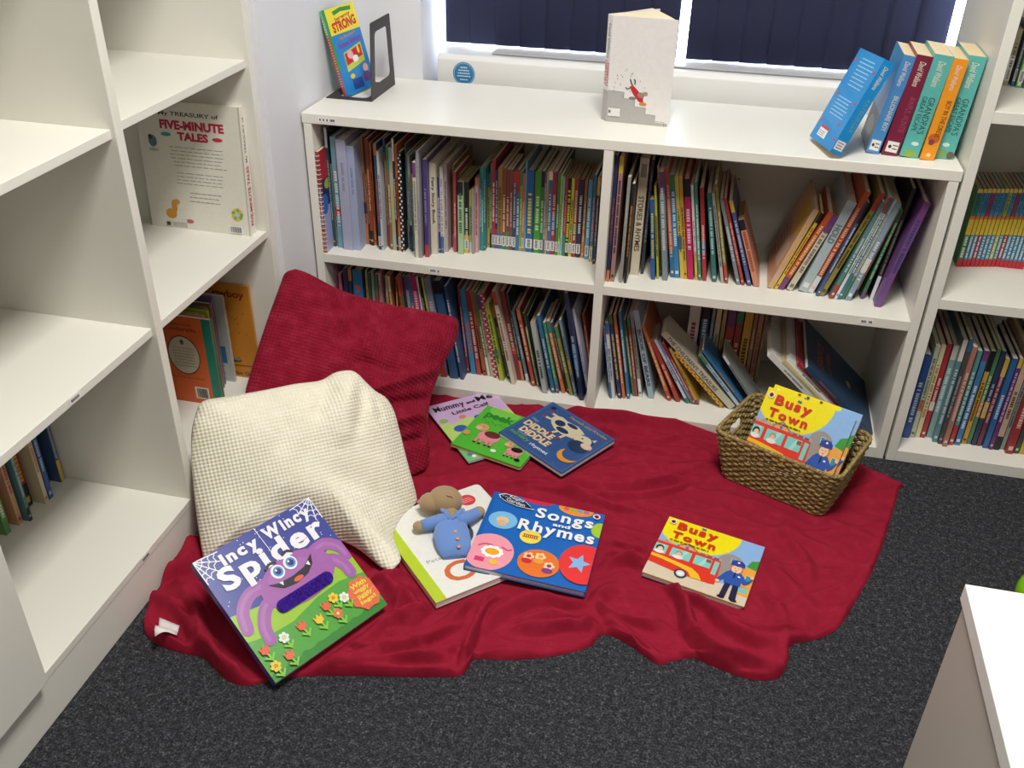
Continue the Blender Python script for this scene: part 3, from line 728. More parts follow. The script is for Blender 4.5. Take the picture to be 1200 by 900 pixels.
# thin picture books slid flat-tilted in front of the rear row
def left_unit_books():
    rng = random.Random(9); z0 = .1167
    L = [(-.955, .016, .21, '5c9c50', 'd8e8c0', 'green'), (-.936, .012, .25, 'c83c68', '28283c', 'pink and black'), (-.920, .014, .25, 'd8a070', 'c83058', 'peach'), (-.902, .010, .255, '4c8088', 'a0c0c8', 'teal'), (-.886, .012, .25, 'ccc49c', '983c3c', 'cream'),
         (-.868, .024, .27, 'b43028', 'e0b030', 'red'), (-.840, .012, .26, 'd8c8a0', 'c87830', 'yellowish'), (-.824, .014, .26, '2c5ca8', 'a8c0e0', 'bright blue'), (-.806, .006, .26, 'a8b058', '506020', 'lime'), (-.796, .030, .27, '2a3c68', '90a8d0', 'navy'), (-.762, .012, .265, '3c5c88', 'a8b8c8', 'slate blue'), (-.746, .018, .26, '74808c', 'c0c8cc', 'grey')]
    for i, (y, w, h, col, ink, c) in enumerate(L):
        t = thing('book', f'{c} book in the row deep on the bottom shelf of the left bookcase', 'book', (-.335 - .02 * math.sin(i * 1.7) - (.02 if i > 7 else 0), y, z0), (0, 0, R(90)), 'books on the bottom shelf of the left bookcase')
        shelf_book(t, w - .001, .20, h, col, ink, '', rng)
left_unit_books()

# ---------------------------------------------------------------- blanket
FLAT = []          # (x, y, yaw, w, h, margin) footprints where something presses the blanket flat
def in_rect(X, Y, rc, mg=0.):
    x, y, yaw, w, h = rc; a = R(yaw); u = (X - x) * math.cos(a) + (Y - y) * math.sin(a); v = -(X - x) * math.sin(a) + (Y - y) * math.cos(a)
    dx = np.maximum(np.maximum(-u, u - w), 0); dy = np.maximum(np.maximum(-v, v - h), 0)
    return np.hypot(dx, dy)
RECTS = [(.3602, -1.1196, 61.1, .288, .15), (.5172, -.3208, 40.8, .214, .283), (.4648, -.2665, -13.4, .204, .206), (.5779, -.1931, -32.2, .232, .215),
         (.6282, -.7252, -.8, .276, .27), (.5978, -.8373, 44.2, .282, .317), (1.0163, -.6276, -11.7, .232, .212), (1.16, -.22, -24, .27, .20)]
OUT = [(.10, -.003), (.361, -.003), (.798, -.004), (1.131, -.003), (1.40, -.003), (1.624, -.105), (1.623, -.138), (1.577, -.315), (1.54, -.44), (1.50, -.544), (1.447, -.663), (1.401, -.712), (1.345, -.745), (1.337, -.79), (1.322, -.835), (1.29, -.855), (1.245, -.857), (1.177, -.84),
       (1.15, -.83), (1.108, -.848), (1.079, -.865), (1.045, -.848), (1.015, -.828), (.975, -.812), (.953, -.815), (.933, -.854), (.869, -.894), (.786, -.926), (.715, -.942), (.706, -.965), (.70, -.985), (.685, -.996), (.598, -1.019), (.498, -1.04), (.377, -1.074), (.297, -1.116), (.255, -1.115), (.225, -1.101), (.18, -1.075), (.133, -1.072), (.083, -1.068), (.03, -1.045),
       (.002, -1.00), (-.010, -.95), (-.011, -.88), (-.010, -.80), (-.011, -.70), (-.012, -.5), (-.012, -.3), (-.003, -.15), (.0, -.02), (.03, -.004)]
RIDGES = [([(0.906, -0.629), (0.97, -0.599), (1.03, -0.612), (1.082, -0.655), (1.115, -0.714), (1.138, -0.783), (1.193, -0.829), (1.261, -0.835), (1.328, -0.824)], 0.03, 0.017), ([(1.007, -0.582), (1.061, -0.633), (1.111, -0.661), (1.16, -0.702), (1.206, -0.741), (1.26, -0.765), (1.312, -0.752)], 0.024, 0.015), ([(1.15, -0.692), (1.224, -0.724), (1.295, -0.732), (1.374, -0.705)], 0.014, 0.014), ([(0.993, -0.622), (1.045, -0.664), (1.096, -0.705), (1.112, -0.777)], -0.012, 0.01), ([(0.93, -0.721), (0.964, -0.764), (1.021, -0.776), (1.083, -0.772)], 0.018, 0.015), ([(0.749, -0.767), (0.839, -0.744), (0.914, -0.741)], 0.014, 0.014), ([(0.766, -0.84), (0.841, -0.802), (0.915, -0.802), (0.957, -0.81)], 0.016, 0.016), ([(0.65, -0.343), (0.76, -0.333), (0.899, -0.306), (1.006, -0.287), (1.097, -0.199)], 0.014, 0.013), ([(0.659, -0.382), (0.823, -0.376), (0.98, -0.348), (1.132, -0.231)], 0.009, 0.012), ([(0.804, -0.061), (0.951, -0.097), (1.098, -0.048)], 0.014, 0.016), ([(0.84, -0.136), (0.991, -0.144), (1.137, -0.13)], 0.007, 0.014), ([(0.92, -0.539), (0.993, -0.542), (1.029, -0.551)], 0.008, 0.009), ([(0.927, -0.583), (0.967, -0.577), (1.016, -0.575)], 0.008, 0.009), ([(1.314, -0.372), (1.371, -0.467), (1.387, -0.564)], 0.007, 0.02), ([(1.251, -0.251), (1.335, -0.3), (1.458, -0.285)], 0.006, 0.02), ([(0.426, -0.875), (0.515, -0.826), (0.626, -0.743), (0.694, -0.74)], 0.015, 0.014), ([(0.4, -0.932), (0.504, -0.906), (0.589, -0.846), (0.659, -0.789)], 0.017, 0.015), ([(0.406, -0.991), (0.528, -0.973), (0.614, -0.927), (0.67, -0.864)], 0.012, 0.013), ([(0.409, -1.043), (0.5, -1.02), (0.605, -0.982), (0.678, -0.958)], 0.016, 0.014), ([(0.695, -0.96), (0.698, -0.894), (0.713, -0.815), (0.744, -0.768)], 0.018, 0.011), ([(-0.065, -0.904), (-0.015, -0.864), (-0.007, -0.803), (-0.04, -0.735)], 0.02, 0.018), ([(-0.036, -0.952), (0.047, -0.97), (0.127, -1.025), (0.181, -1.071)], 0.02, 0.018), ([(0.164, -1.04), (0.231, -1.093), (0.3, -1.104)], 0.022, 0.018), ([(-0.001, -0.916), (0.089, -0.92), (0.184, -0.987)], 0.014, 0.014), ([(0.429, -0.807), (0.493, -0.763), (0.554, -0.733)], 0.012, 0.014), ([(0.626, -0.336), (0.718, -0.344), (0.826, -0.334), (0.955, -0.313), (1.037, -0.27), (1.142, -0.215)], 0.014, 0.016), ([(0.603, -0.382), (0.755, -0.365), (0.857, -0.388), (0.925, -0.414), (1.008, -0.404)], 0.012, 0.014), ([(0.601, -0.024), (0.774, -0.024), (0.966, -0.018), (1.131, -0.008)], 0.022, 0.018), ([(0.681, -0.167), (0.886, -0.134), (1.08, -0.115), (1.16, -0.124)], 0.007, 0.02), ([(0.901, -0.24), (1.031, -0.206), (1.161, -0.153)], 0.007, 0.02), ([(0.7, -0.906), (0.734, -0.823), (0.797, -0.768), (0.879, -0.754), (0.937, -0.705), (0.977, -0.654)], 0.018, 0.02), ([(0.772, -0.863), (0.847, -0.832), (0.908, -0.816), (0.94, -0.783)], 0.018, 0.016), ([(0.947, -0.769), (0.997, -0.806), (1.055, -0.84), (1.083, -0.857)], 0.014, 0.018), ([(1.284, -0.504), (1.332, -0.564), (1.367, -0.637), (1.347, -0.743)], 0.008, 0.03), ([(1.314, -0.372), (1.411, -0.426), (1.512, -0.369)], 0.006, 0.03), ([(1.276, -0.606), (1.321, -0.674), (1.329, -0.747)], 0.01, 0.02), ([(0.696, -0.988), (0.693, -0.931), (0.697, -0.845), (0.71, -0.763)], 0.02, 0.012), ([(0.572, -0.938), (0.616, -0.902), (0.649, -0.857), (0.668, -0.787)], 0.014, 0.018), ([(0.496, -0.883), (0.547, -0.863), (0.591, -0.82), (0.621, -0.758)], 0.012, 0.018), ([(0.588, -0.987), (0.633, -0.958), (0.68, -0.934)], 0.01, 0.015), ([(-0.071, -0.908), (-0.049, -0.95), (-0.011, -1.004), (0.039, -1.053), (0.098, -1.071), (0.154, -1.065)], 0.022, 0.022), ([(-0.052, -0.903), (-0.008, -0.891), (0.018, -0.845), (-0.009, -0.758)], 0.026, 0.028), ([(0.026, -0.912), (0.085, -0.953), (0.138, -1.011), (0.185, -1.074), (0.231, -1.11), (0.291, -1.103)], 0.024, 0.026), ([(0.006, -0.926), (0.045, -0.907), (0.092, -0.914), (0.18, -0.974)], 0.016, 0.02), ([(0.391, -1.07), (0.445, -1.033), (0.503, -1.002), (0.534, -0.962), (0.588, -0.931), (0.651, -0.881)], 0.016, 0.018), ([(0.399, -1.044), (0.451, -0.983), (0.493, -0.921), (0.513, -0.845), (0.53, -0.794)], 0.014, 0.018), ([(0.509, -0.891), (0.558, -0.879), (0.593, -0.843)], 0.012, 0.018), ([(0.41, -1.069), (0.5, -1.043), (0.592, -1.02), (0.688, -0.988)], 0.014, 0.014), ([(0.447, -0.776), (0.501, -0.81), (0.565, -0.841)], 0.01, 0.02)]
def seg_dist(X, Y, pts):
    best = np.full(X.shape, 9.); T = np.zeros(X.shape); tot = sum(math.dist(a, b) for a, b in zip(pts, pts[1:])); acc = 0
    for a, b in zip(pts, pts[1:]):
        L = math.dist(a, b); ux, uy = (b[0] - a[0]) / L, (b[1] - a[1]) / L
        t = np.clip((X - a[0]) * ux + (Y - a[1]) * uy, 0, L); d = np.hypot(X - a[0] - t * ux, Y - a[1] - t * uy)
        k = d < best; best = np.where(k, d, best); T = np.where(k, (acc + t) / tot, T); acc += L
    return best, T
def smooth_line(pts, n=6):
    out = []
    for i in range(len(pts) - 1):
        p0 = pts[max(i - 1, 0)]; p1 = pts[i]; p2 = pts[i + 1]; p3 = pts[min(i + 2, len(pts) - 1)]
        for k in range(n):
            t = k / n
            out.append(tuple(.5 * (2 * p1[j] + (p2[j] - p0[j]) * t + (2 * p0[j] - 5 * p1[j] + 4 * p2[j] - p3[j]) * t * t + (3 * p1[j] - p0[j] - 3 * p2[j] + p3[j]) * t ** 3) for j in range(len(p1))))
    out.append(tuple(pts[-1])); return out
def wob(X, Y, sx, sy, ph): return np.sin(X * sx + 1.7 * np.sin(Y * sy * .6 + ph) + ph) * np.cos(Y * sy + 1.3 * np.sin(X * sx * .5 + 2 * ph))
def blanket_height(X, Y):
    h = np.full(X.shape, .011)
    h += .0040 * wob(X, Y, 9, 21, .4) + .0030 * wob(X, Y, 20, 44, 1.9) + .0010 * wob(X, Y, 60, 80, 2.7)
    h += .006 * np.clip(np.abs(wob(X + .3 * Y, Y - .15 * X, 13, 26, 3.1)) * -2.6 + 1, 0, 1) ** 2
    extra = np.zeros(X.shape)
    for pts, A, s in RIDGES:
        d, T = seg_dist(X, Y, smooth_line(pts, 5))
        env = np.minimum(1, np.minimum(T, 1 - T) * 5 + .12)
        w = s * .82 * (1 + .25 * np.sin(T * 9 + A * 300))
        prof = np.exp(-(d / w) ** 2) - .22 * np.exp(-((d - 1.9 * w) / w) ** 2)
        A *= 1.55 if A > .0125 else 2.1
        extra = np.maximum(extra, A * env * prof) + .35 * np.minimum(extra, np.maximum(A * env * prof, 0)) + np.minimum(0, A * env * prof) * .5
    h = np.maximum(h + extra, .005)
    for rc in RECTS:
        d = in_rect(X, Y, rc); k = np.clip(d / .035, 0, 1); k = k * k * (3 - 2 * k)
        h = h * k + np.minimum(h, .0075) * (1 - k)
    return h
def blanket():
    P = []
    n = len(OUT); pts = OUT + [OUT[0]]
    C0 = np.array([.72, -.52])
    sm = smooth_line(pts, 10)[:-1]
    a = np.array(sm); ang = np.unwrap(np.arctan2(a[:, 1] - C0[1], a[:, 0] - C0[0]))
    if ang[-1] < ang[0]: a = a[::-1]; ang = np.unwrap(np.arctan2(a[:, 1] - C0[1], a[:, 0] - C0[0]))
    # resample by arc length
    cl = np.vstack([a, a[:1]]); L = np.concatenate([[0], np.cumsum(np.hypot(*np.diff(cl, axis=0).T))]); NA = 1000
    s = np.linspace(0, L[-1], NA, endpoint=False); O = np.stack([np.interp(s, L, cl[:, 0]), np.interp(s, L, cl[:, 1])], 1)
    NR = 170; r = np.linspace(0, 1, NR + 1)[1:]
    X = C0[0] + (O[:, 0] - C0[0])[None] * r[:, None]; Y = C0[1] + (O[:, 1] - C0[1])[None] * r[:, None]
    H = blanket_height(X, Y)
    # rounded hem at the rim
    dist = (1 - r)[:, None] * np.hypot(O[:, 0] - C0[0], O[:, 1] - C0[1])[None]
    e = .012; k = np.sqrt(np.clip(1 - (1 - np.clip(dist / e, 0, 1)) ** 2, 0, 1))
    hem = .0022 * np.exp(-((dist - .010) / .006) ** 2) - .0012 * np.exp(-((dist - .024) / .004) ** 2)
    Z = .0015 + (H + hem - .0015) * (.12 + .88 * k)
    Z = np.maximum(Z, .002)
    Z[-1] = .001
    hc = float(blanket_height(np.array([C0[0]]), np.array([C0[1]]))[0])
    vs = [(C0[0], C0[1], hc)] + [(float(X[i, j]), float(Y[i, j]), float(Z[i, j])) for i in range(NR) for j in range(NA)]
    fs = [(0, 1 + j, 1 + (j + 1) % NA) for j in range(NA)]
    for i in range(NR - 1):
        q = 1 + i * NA; w = q + NA
        fs += [(q + j, w + j, w + (j + 1) % NA, q + (j + 1) % NA) for j in range(NA)]
    t = thing('fleece_blanket', 'dark red fleece blanket spread rumpled over the carpet under books and cushions', 'blanket', (.75, -.5, 0))
    b = MB(); b.add(vs, fs, mat('9a1a2e', .9, 'fleece'), True); o = b.build('cloth', t); o.location = (-.75, .5, 0)
    m = MB(); tg = [(.046, -1.012), (.100, -1.024), (.116, -1.060), (.082, -1.082)]
    z = blanket_height(np.array([p[0] for p in tg]), np.array([p[1] for p in tg]))
    N = 6; vs = []
    for i in range(N + 1):
        for j in range(N + 1):
            u, v = i / N, j / N
            x = (1 - u) * (1 - v) * tg[0][0] + u * (1 - v) * tg[1][0] + u * v * tg[2][0] + (1 - u) * v * tg[3][0]
            y = (1 - u) * (1 - v) * tg[0][1] + u * (1 - v) * tg[1][1] + u * v * tg[2][1] + (1 - u) * v * tg[3][1]
            zz = float(blanket_height(np.array([x]), np.array([y]))[0]) + .009 + .009 * math.sin(PI * v) * (.6 + .4 * u); vs.append((x - .75, y + .5, zz))
    m.add(vs, [(i * (N + 1) + j, (i + 1) * (N + 1) + j, (i + 1) * (N + 1) + j + 1, i * (N + 1) + j + 1) for i in range(N) for j in range(N)], mat('eee6e6', .6), True)
    c = m.build('care_label', t); c['label'] = 'white care label'; q = c.modifiers.new('s', 'SOLIDIFY'); q.thickness = .0008
blanket()

# ---------------------------------------------------------------- cushions
def cushion(name, outline, normal, thick, m, label, cat, folds, power=.5, centre=None, sag=None, uvdir=(1, 0, 0), NA=420, NR=90, back=.8):
    O = np.array(smooth_line(outline + [outline[0]], 10)[:-1]); c = O.mean(0) if centre is None else np.array(centre)
    cl = np.vstack([O, O[:1]]); L = np.concatenate([[0], np.cumsum(np.linalg.norm(np.diff(cl, axis=0), axis=1))])
    s = np.linspace(0, L[-1], NA, endpoint=False); O = np.stack([np.interp(s, L, cl[:, k]) for k in range(3)], 1)
    N = np.array(normal, float); N /= np.linalg.norm(N)
    U = np.array(uvdir, float); U -= N * (U @ N); U /= np.linalg.norm(U); V = np.cross(N, U)
    r = (np.linspace(0, 1, NR + 1)[1:]) ** .8
    vs = []; fs = []; uv = []
    off = ((O - c) @ N)[:, None] * N[None]; pln = O - c - off
    P0 = c[None, None] + pln[None] * r[:, None, None] + off[None] * (r ** 2.6)[:, None, None]
    a = (P0 - c) @ U; b = (P0 - c) @ V
    dist = (1 - r)[:, None] * np.linalg.norm(O - c, axis=1)[None]
    T = (1 - r[:, None] ** 2.2) ** power * np.ones_like(a)
    edge = np.clip(dist / .02, 0, 1); edge = edge * (2 - edge)
    disp = np.zeros_like(a)
    for pts, A, w in folds:
        P = [(float((np.array(p) - c) @ U), float((np.array(p) - c) @ V)) for p in pts]
        d, tt = seg_dist(a, b, smooth_line(P, 5)); env = np.minimum(1, np.minimum(tt, 1 - tt) * 4 + .15)
        disp += A * env * np.exp(-(d / w) ** 2)
    disp += .004 * wob(a, b, 14, 18, .7) + .002 * wob(a, b, 34, 29, 2.1)
    F = P0 + N * ((thick * T) + disp * edge)[..., None]
    B = P0 - N * (thick * back * T + .002 * edge)[..., None]
    if sag is not None: F = sag(F); B = sag(B)
    top = c + N * (thick + float(disp[0].mean())); bot = c - N * thick * back
    if sag is not None: top = sag(top[None, None])[0, 0]; bot = sag(bot[None, None])[0, 0]
    org = np.array([c[0], c[1], 0])
    vs = [tuple(map(float, top - org))] + [tuple(map(float, p - org)) for row in F for p in row]
    kb = len(vs); vs += [tuple(map(float, bot - org))] + [tuple(map(float, p - org)) for row in B[:-1] for p in row]
    fs = [(0, 1 + j, 1 + (j + 1) % NA) for j in range(NA)]
    for i in range(NR - 1):
        q = 1 + i * NA; w = q + NA; fs += [(q + j, w + j, w + (j + 1) % NA, q + (j + 1) % NA) for j in range(NA)]
    bi = lambda i, j: (1 + (NR - 1) * NA + j % NA) if i == NR - 1 else kb + 1 + i * NA + j % NA
    fs += [(kb, bi(0, j + 1), bi(0, j)) for j in range(NA)]
    for i in range(NR - 1): fs += [(bi(i, j), bi(i, j + 1), bi(i + 1, j + 1), bi(i + 1, j)) for j in range(NA)]
    mb = MB(); mb.add(vs, fs, m, True); o = mb.build(name); o.location = org
    me = o.data; uvl = me.uv_layers.new(name='UVMap')
    co = np.array(vs) + org - c; uu = (co @ U + co @ V) * .7071; vv = (co @ V - co @ U) * .7071
    idx = np.empty(len(me.loops), int); me.loops.foreach_get('vertex_index', idx)
    arr = np.stack([uu[idx], vv[idx]], 1).astype(np.float32).ravel(); uvl.data.foreach_set('uv', arr)
    tag(o, label, cat); return o
def floor_clamp(zmin):
    def f(P):
        P = P.copy(); z = P[..., 2]; P[..., 2] = np.where(z < zmin + .02, zmin + .02 * np.exp((z - zmin - .02) / .02), z); 
        return P
    return f
def red_sag(P):
    P = floor_clamp(.006)(P)
    P[..., 1] = np.minimum(P[..., 1], -.012); P[..., 0] = np.maximum(P[..., 0], XL + .006); return P
MAR = [(.023, -.179, .445), (.053, -.17, .432), (.139, -.156, .387), (.243, -.122, .347), (.346, -.077, .315), (.41, -.052, .294), (.428, -.058, .278), (.432, -.096, .246), (.414, -.16, .201), (.402, -.23, .148), (.410, -.291, .095), (.428, -.336, .047), (.428, -.372, .018), (.415, -.391, .013),
       (.389, -.421, .016), (.285, -.478, .038), (.13, -.528, .099), (.022, -.519, .176), (-.001, -.471, .229), (-.003, -.431, .266), (-.003, -.368, .316), (-.002, -.298, .367), (.002, -.228, .419), (.005, -.198, .441)]
cushion('cushion', MAR, (.45, -.55, .70), .052, mat('901a2c', .9, 'waffle_red'), 'dark red textured square cushion propped in the corner behind the cream one', 'cushion',
        [([(.25, -.36, .20), (.33, -.27, .20), (.41, -.18, .20)], .020, .014), ([(.24, -.39, .17), (.33, -.31, .16), (.41, -.24, .15)], -.020, .012), ([(.30, -.38, .12), (.37, -.31, .12), (.41, -.28, .11)], .020, .014), ([(.20, -.30, .26), (.32, -.26, .22)], -.014, .016), ([(.10, -.18, .40), (.16, -.28, .33)], .006, .02), ([(.33, -.40, .09), (.41, -.33, .08)], -.018, .010), ([(.23, -.20, .33), (.25, -.27, .27), (.30, -.30, .22)], .010, .022)],
        .42, None, red_sag, (.39, .12, -.17), back=.5)
CREAM = [(.051, -.834, .03), (.021, -.784, .119), (-.006, -.726, .215), (-.014, -.690, .278), (-.013, -.668, .302), (-.006, -.64, .321), (.041, -.601, .319), (.102, -.554, .316), (.157, -.51, .315), (.206, -.474, .311), (.232, -.446, .32), (.259, -.425, .319), (.277, -.418, .31), (.297, -.418, .289), (.322, -.418, .266), (.346, -.414, .248), (.366, -.42, .22),
         (.387, -.441, .175), (.418, -.477, .103), (.448, -.51, .033), (.447, -.53, .022), (.432, -.58, .022), (.437, -.65, .026), (.475, -.715, .034), (.486, -.745, .04), (.475, -.768, .034), (.452, -.765, .028), (.42, -.745, .026), (.38, -.72, .026), (.33, -.70, .024), (.27, -.70, .022), (.20, -.735, .022), (.12, -.785, .022)]
def cream_sag(P):
    P = floor_clamp(.018)(P); P[..., 0] = np.maximum(P[..., 0], XL + .003); return P
cushion('cushion', CREAM, (.527, -.652, .545), .075, mat('efead6', .9, 'waffle_cream'), 'cream waffle textured cushion with one floppy corner, slumped in front of the red one', 'cushion',
        [([(.262, -.44, .31), (.262, -.48, .27), (.265, -.52, .235), (.27, -.57, .19)], .012, .026), ([(.30, -.44, .28), (.33, -.48, .22), (.36, -.50, .16), (.38, -.54, .10)], .008, .03), ([(.235, -.46, .31), (.22, -.50, .28), (.20, -.55, .24)], -.012, .018), ([(.285, -.44, .30), (.30, -.48, .25), (.30, -.53, .20)], -.008, .016), ([(.32, -.44, .26), (.345, -.47, .21)], -.006, .012),
         ([(.14, -.67, .14), (.24, -.655, .12), (.34, -.66, .09), (.43, -.70, .06), (.47, -.745, .045)], .012, .04), ([(.17, -.72, .09), (.27, -.70, .06), (.34, -.71, .04), (.40, -.73, .03)], -.010, .026), ([(.25, -.62, .16), (.36, -.60, .10), (.42, -.63, .06)], -.007, .03), ([(.12, -.57, .30), (.16, -.60, .26), (.16, -.64, .20)], -.006, .02)],
        .5, (.21, -.60, .175), cream_sag, (.795, .606, 0), back=.55)

# ---------------------------------------------------------------- books lying on the blanket
def flat_book(name, label, o, rot, w, h, t, cover, edge, board=True, r=.008, spine='left', pages_col=None, rounded=(0, 1, 1, 0), text=None):
    """cover face is local z=0 with its lower left corner at the origin"""
    root = thing(name, label, 'book', o, Euler((R(rot[1]), R(rot[2]), R(rot[0])), 'YXZ'))
    root.rotation_mode = 'XYZ'
    M = Matrix.Rotation(R(rot[0]), 4, 'Z') @ Matrix.Rotation(R(rot[1]), 4, 'X') @ Matrix.Rotation(R(rot[2]), 4, 'Y')
    root.rotation_euler = M.to_euler('XYZ')
    b = MB(); ct = min(.0022, t * .3); c = mat(edge, .32)
    b.slab(0, w, 0, h, -ct, 0, r, mat(cover, .28), None, rounded); b.slab(0, w, 0, h, -t, -t + ct, r, c, None, rounded)
    if spine: b.box(0, ct * .8, r * (rounded[0]), h - r * rounded[3], -t + ct, -ct, c)
    p = MB(); i = .0006 if board else .003
    k = max(2, int((t - 2 * ct) / .0018)) if board else 1; pm = pages_col or PAGE_WHITE
    for q in range(k):
        z1 = -ct - (t - 2 * ct) * q / k; z0 = -ct - (t - 2 * ct) * (q + .86) / k if k > 1 else -t + ct
        p.slab(ct, w - i, i, h - i, z0, z1, r, pm, None, rounded)
    return root, b, Art(b, w, h, None, .28, .00006), p
def finish(root, b, p):
    b.build('cover', root); p.build('pages', root)
def letters_row(a, s, x0, y0, x1, y1, col, bold=.025, gap=.12):
    ws = []
    for ch in s:
        v = text_shape(ch, bold); ws.append((v[3] - v[2], v[4], v[5]))
    asc = max(w[2] for w in ws); tot = sum(w[0] for w in ws) + gap * (len(s) - 1); k = (x1 - x0) / tot; kh = (y1 - y0) / asc; x = x0
    for ch, (w, lo, hi) in zip(s, ws):
        a.text(ch, x, y0 + lo * kh, x + w * k, y0 + hi * kh, col, bold); x += (w + gap) * k
def spider():
    w, h = .288, .292
    root, b, a, p = flat_book('board_book', 'purple and green Incy Wincy Spider board book leaning against the cream cushion', (.3602, -1.1196, .030), (61.1, 31.9, 0), w, h, .020, '3f4a9e', '3f4a9e')
    rng = random.Random(2)
    a.poly([(0, 0), (1, 0), (1, .58), (.93, .60), (.8, .56), (.5, .50), (.2, .50), (0, .54)], '9ecb3a')
    a.poly([(0, 0), (1, 0), (1, .30), (.8, .34), (.6, .33), (.35, .28), (.15, .29), (0, .33)], '57a843')
    a.poly([(1, 0), (0, 0)][::-1] + [(1 - i / 60, .045 + .022 * abs(math.sin(i * .42)) + .01 * math.sin(i * .9)) for i in range(61)], '3d8c3a')
    for i in range(42): a.ell(rng.random(), .60 + .39 * rng.random(), .0045, .0045, 'e8ecf8', n=6); a.n -= 1
    a.n += 1
    for sx in (0, 1):      # cobwebs in the two upper corners
        f = lambda x, y: (x if not sx else 1 - x, 1 - y)
        for an in (5, 27, 50, 72, 88): a.line([f(.0, .0), f(.19 * math.cos(R(an)), .19 * math.sin(R(an)))], .0022, 'f2f2f6')
        for rr in (.07, .12, .165):
            a.line([f(rr * math.cos(R(q)) * (.88 if i % 2 else 1), rr * math.sin(R(q)) * (.88 if i % 2 else 1)) for i, q in enumerate((5, 16, 27, 38, 50, 61, 72, 80, 88))], .0018, 'f2f2f6')
    B = 'a765b0'; L_ = 'b078ba'
    for pts in ([(.30, .50), (.17, .50), (.10, .42)], [(.36, .47), (.26, .36), (.24, .24)]): pass
    for pts in ([(.34, .60), (.20, .60), (.09, .52), (.05, .40)], [(.36, .50), (.24, .46), (.16, .36), (.14, .26)], [(.76, .62), (.88, .63), (.96, .56), (.975, .48)], [(.76, .52), (.86, .50), (.91, .42), (.915, .35)]):
        q = smooth_line(pts, 6)
        a.stroke(q, .05, B, .044); a.stroke([(x - .008, y + .006) for x, y in q], .014, L_)
    a.poly([(.56 + .30 * math.cos(t) * (1 - .08 * math.sin(t)), .53 + .185 * math.sin(t)) for t in [2 * PI * i / 40 for i in range(40)]], B)
    a.ell(.53, .60, .17, .07, 'ac6fb6')
    letters_row(a, 'Incy', .17, .87, .47, .955, 'f4f3fa', .05, .12); letters_row(a, 'Wincy', .53, .875, .93, .965, 'f4f3fa', .05, .12)
    letters_row(a, 'Spider', .08, .70, .95, .865, 'f4f3fa', .04, .10)
    a.line([(.50, 1), (.51, .70)], .0016, 'f4f3fa')
    for x, y in ((.46, .635), (.575, .645)): a.ell(x, y, .052, .052, 'f6f6fa'); a.ell(x + .004, y, .038, .038, '5a96d8'); a.ell(x + .004, y, .024, .024, '2c3c78'); a.ell(x - .006, y + .014, .008, .008, 'ffffff')
    a.line([(.39, .69), (.44, .715), (.49, .70)], .006, '3c3040'); a.line([(.55, .72), (.60, .735), (.645, .705)], .006, '3c3040')
    a.poly([(.345, .585), (.42, .56), (.53, .552), (.64, .565), (.745, .625), (.71, .555), (.64, .51), (.53, .493), (.43, .51)], '2a2430')
    a.ell(.56, .515, .04, .018, 'e2683c'); a.poly([(.42, .562), (.45, .556), (.437, .528)], 'f6f6f6'); a.poly([(.665, .575), (.695, .59), (.69, .55)], 'f6f6f6')
    a.poly([(.9 + (.135 if i % 2 else .115) * math.cos(2 * PI * i / 16), .17 + (.135 if i % 2 else .115) * math.sin(2 * PI * i / 16)) for i in range(16)], 'e8704c')
    for i in range(8): a.line([(.9, .17), (.9 + .12 * math.cos(PI * i / 4), .17 + .12 * math.sin(PI * i / 4))], .0008, 'f0a080')
    for i, s in enumerate(('With', 'wiggly', 'jiggly', 'legs!')): a.text(s, .83, .225 - .045 * i, .965, .262 - .045 * i, 'f2e040', .03)
    def flower(x, y, c, kind):
        a.line([(x, y), (x + .01, y - .09)], .004, '8ccf4a'); a.line([(x - .03, y - .05), (x + .01, y - .08), (x + .045, y - .045)], .004, '8ccf4a')
        if kind: a.poly([(x - .035, y + .035), (x - .017, y + .012), (x, y + .04), (x + .017, y + .012), (x + .035, y + .035), (x + .03, y - .02), (x, y - .035), (x - .03, y - .02)], c)
        else:
            for q in range(6): a.ell(x + .026 * math.cos(q * PI / 3), y + .026 * math.sin(q * PI / 3), .014, .014, c, n=10); a.n -= 1
            a.n += 1; a.ell(x, y, .012, .012, 'f0e080' if c != 'f0d040' else 'e89030', n=10)
    for f in ((.22, .22, 'e8f2ee', 0), (.37, .22, 'ea6844', 1), (.50, .19, 'f0c83c', 1), (.60, .24, 'ea6844', 1), (.68, .26, 'f0d040', 0), (.75, .22, 'e8f2ee', 0), (.64, .15, 'e8765a', 0), (.06, .22, 'ea5c40', 1), (.18, .10, 'ea7050', 1), (.06, .09, 'f0d040', 0)): flower(*f)
    finish(root, b, p)
    # fluffy finger slot and the raised plush legs
    m = MB(); rng = random.Random(4); fm = mat('3d1c92', .9, 'plush'); pts = []
    m.slab(.30 * w, .78 * w, .36 * h, .455 * h, .001, .005, .0135, fm)
    for i in range(620):
        x = rng.uniform(.31, .77) * w; y = rng.uniform(.365, .45) * h; dx, dy = rng.uniform(-.003, .003), rng.uniform(-.004, .002)
        if (x < .34 * w or x > .74 * w) and abs(y - .4075 * h) > .009: continue
        m.add([(x - .0007, y, .0045), (x + .0007, y, .0045), (x + dx, y + dy, .010)], [(0, 1, 2)], mat('4a24a8' if i % 3 else '2c1470', .8))
    q = m.build('fluffy_patch', root); q['label'] = 'dark violet fluffy finger slot'
spider()
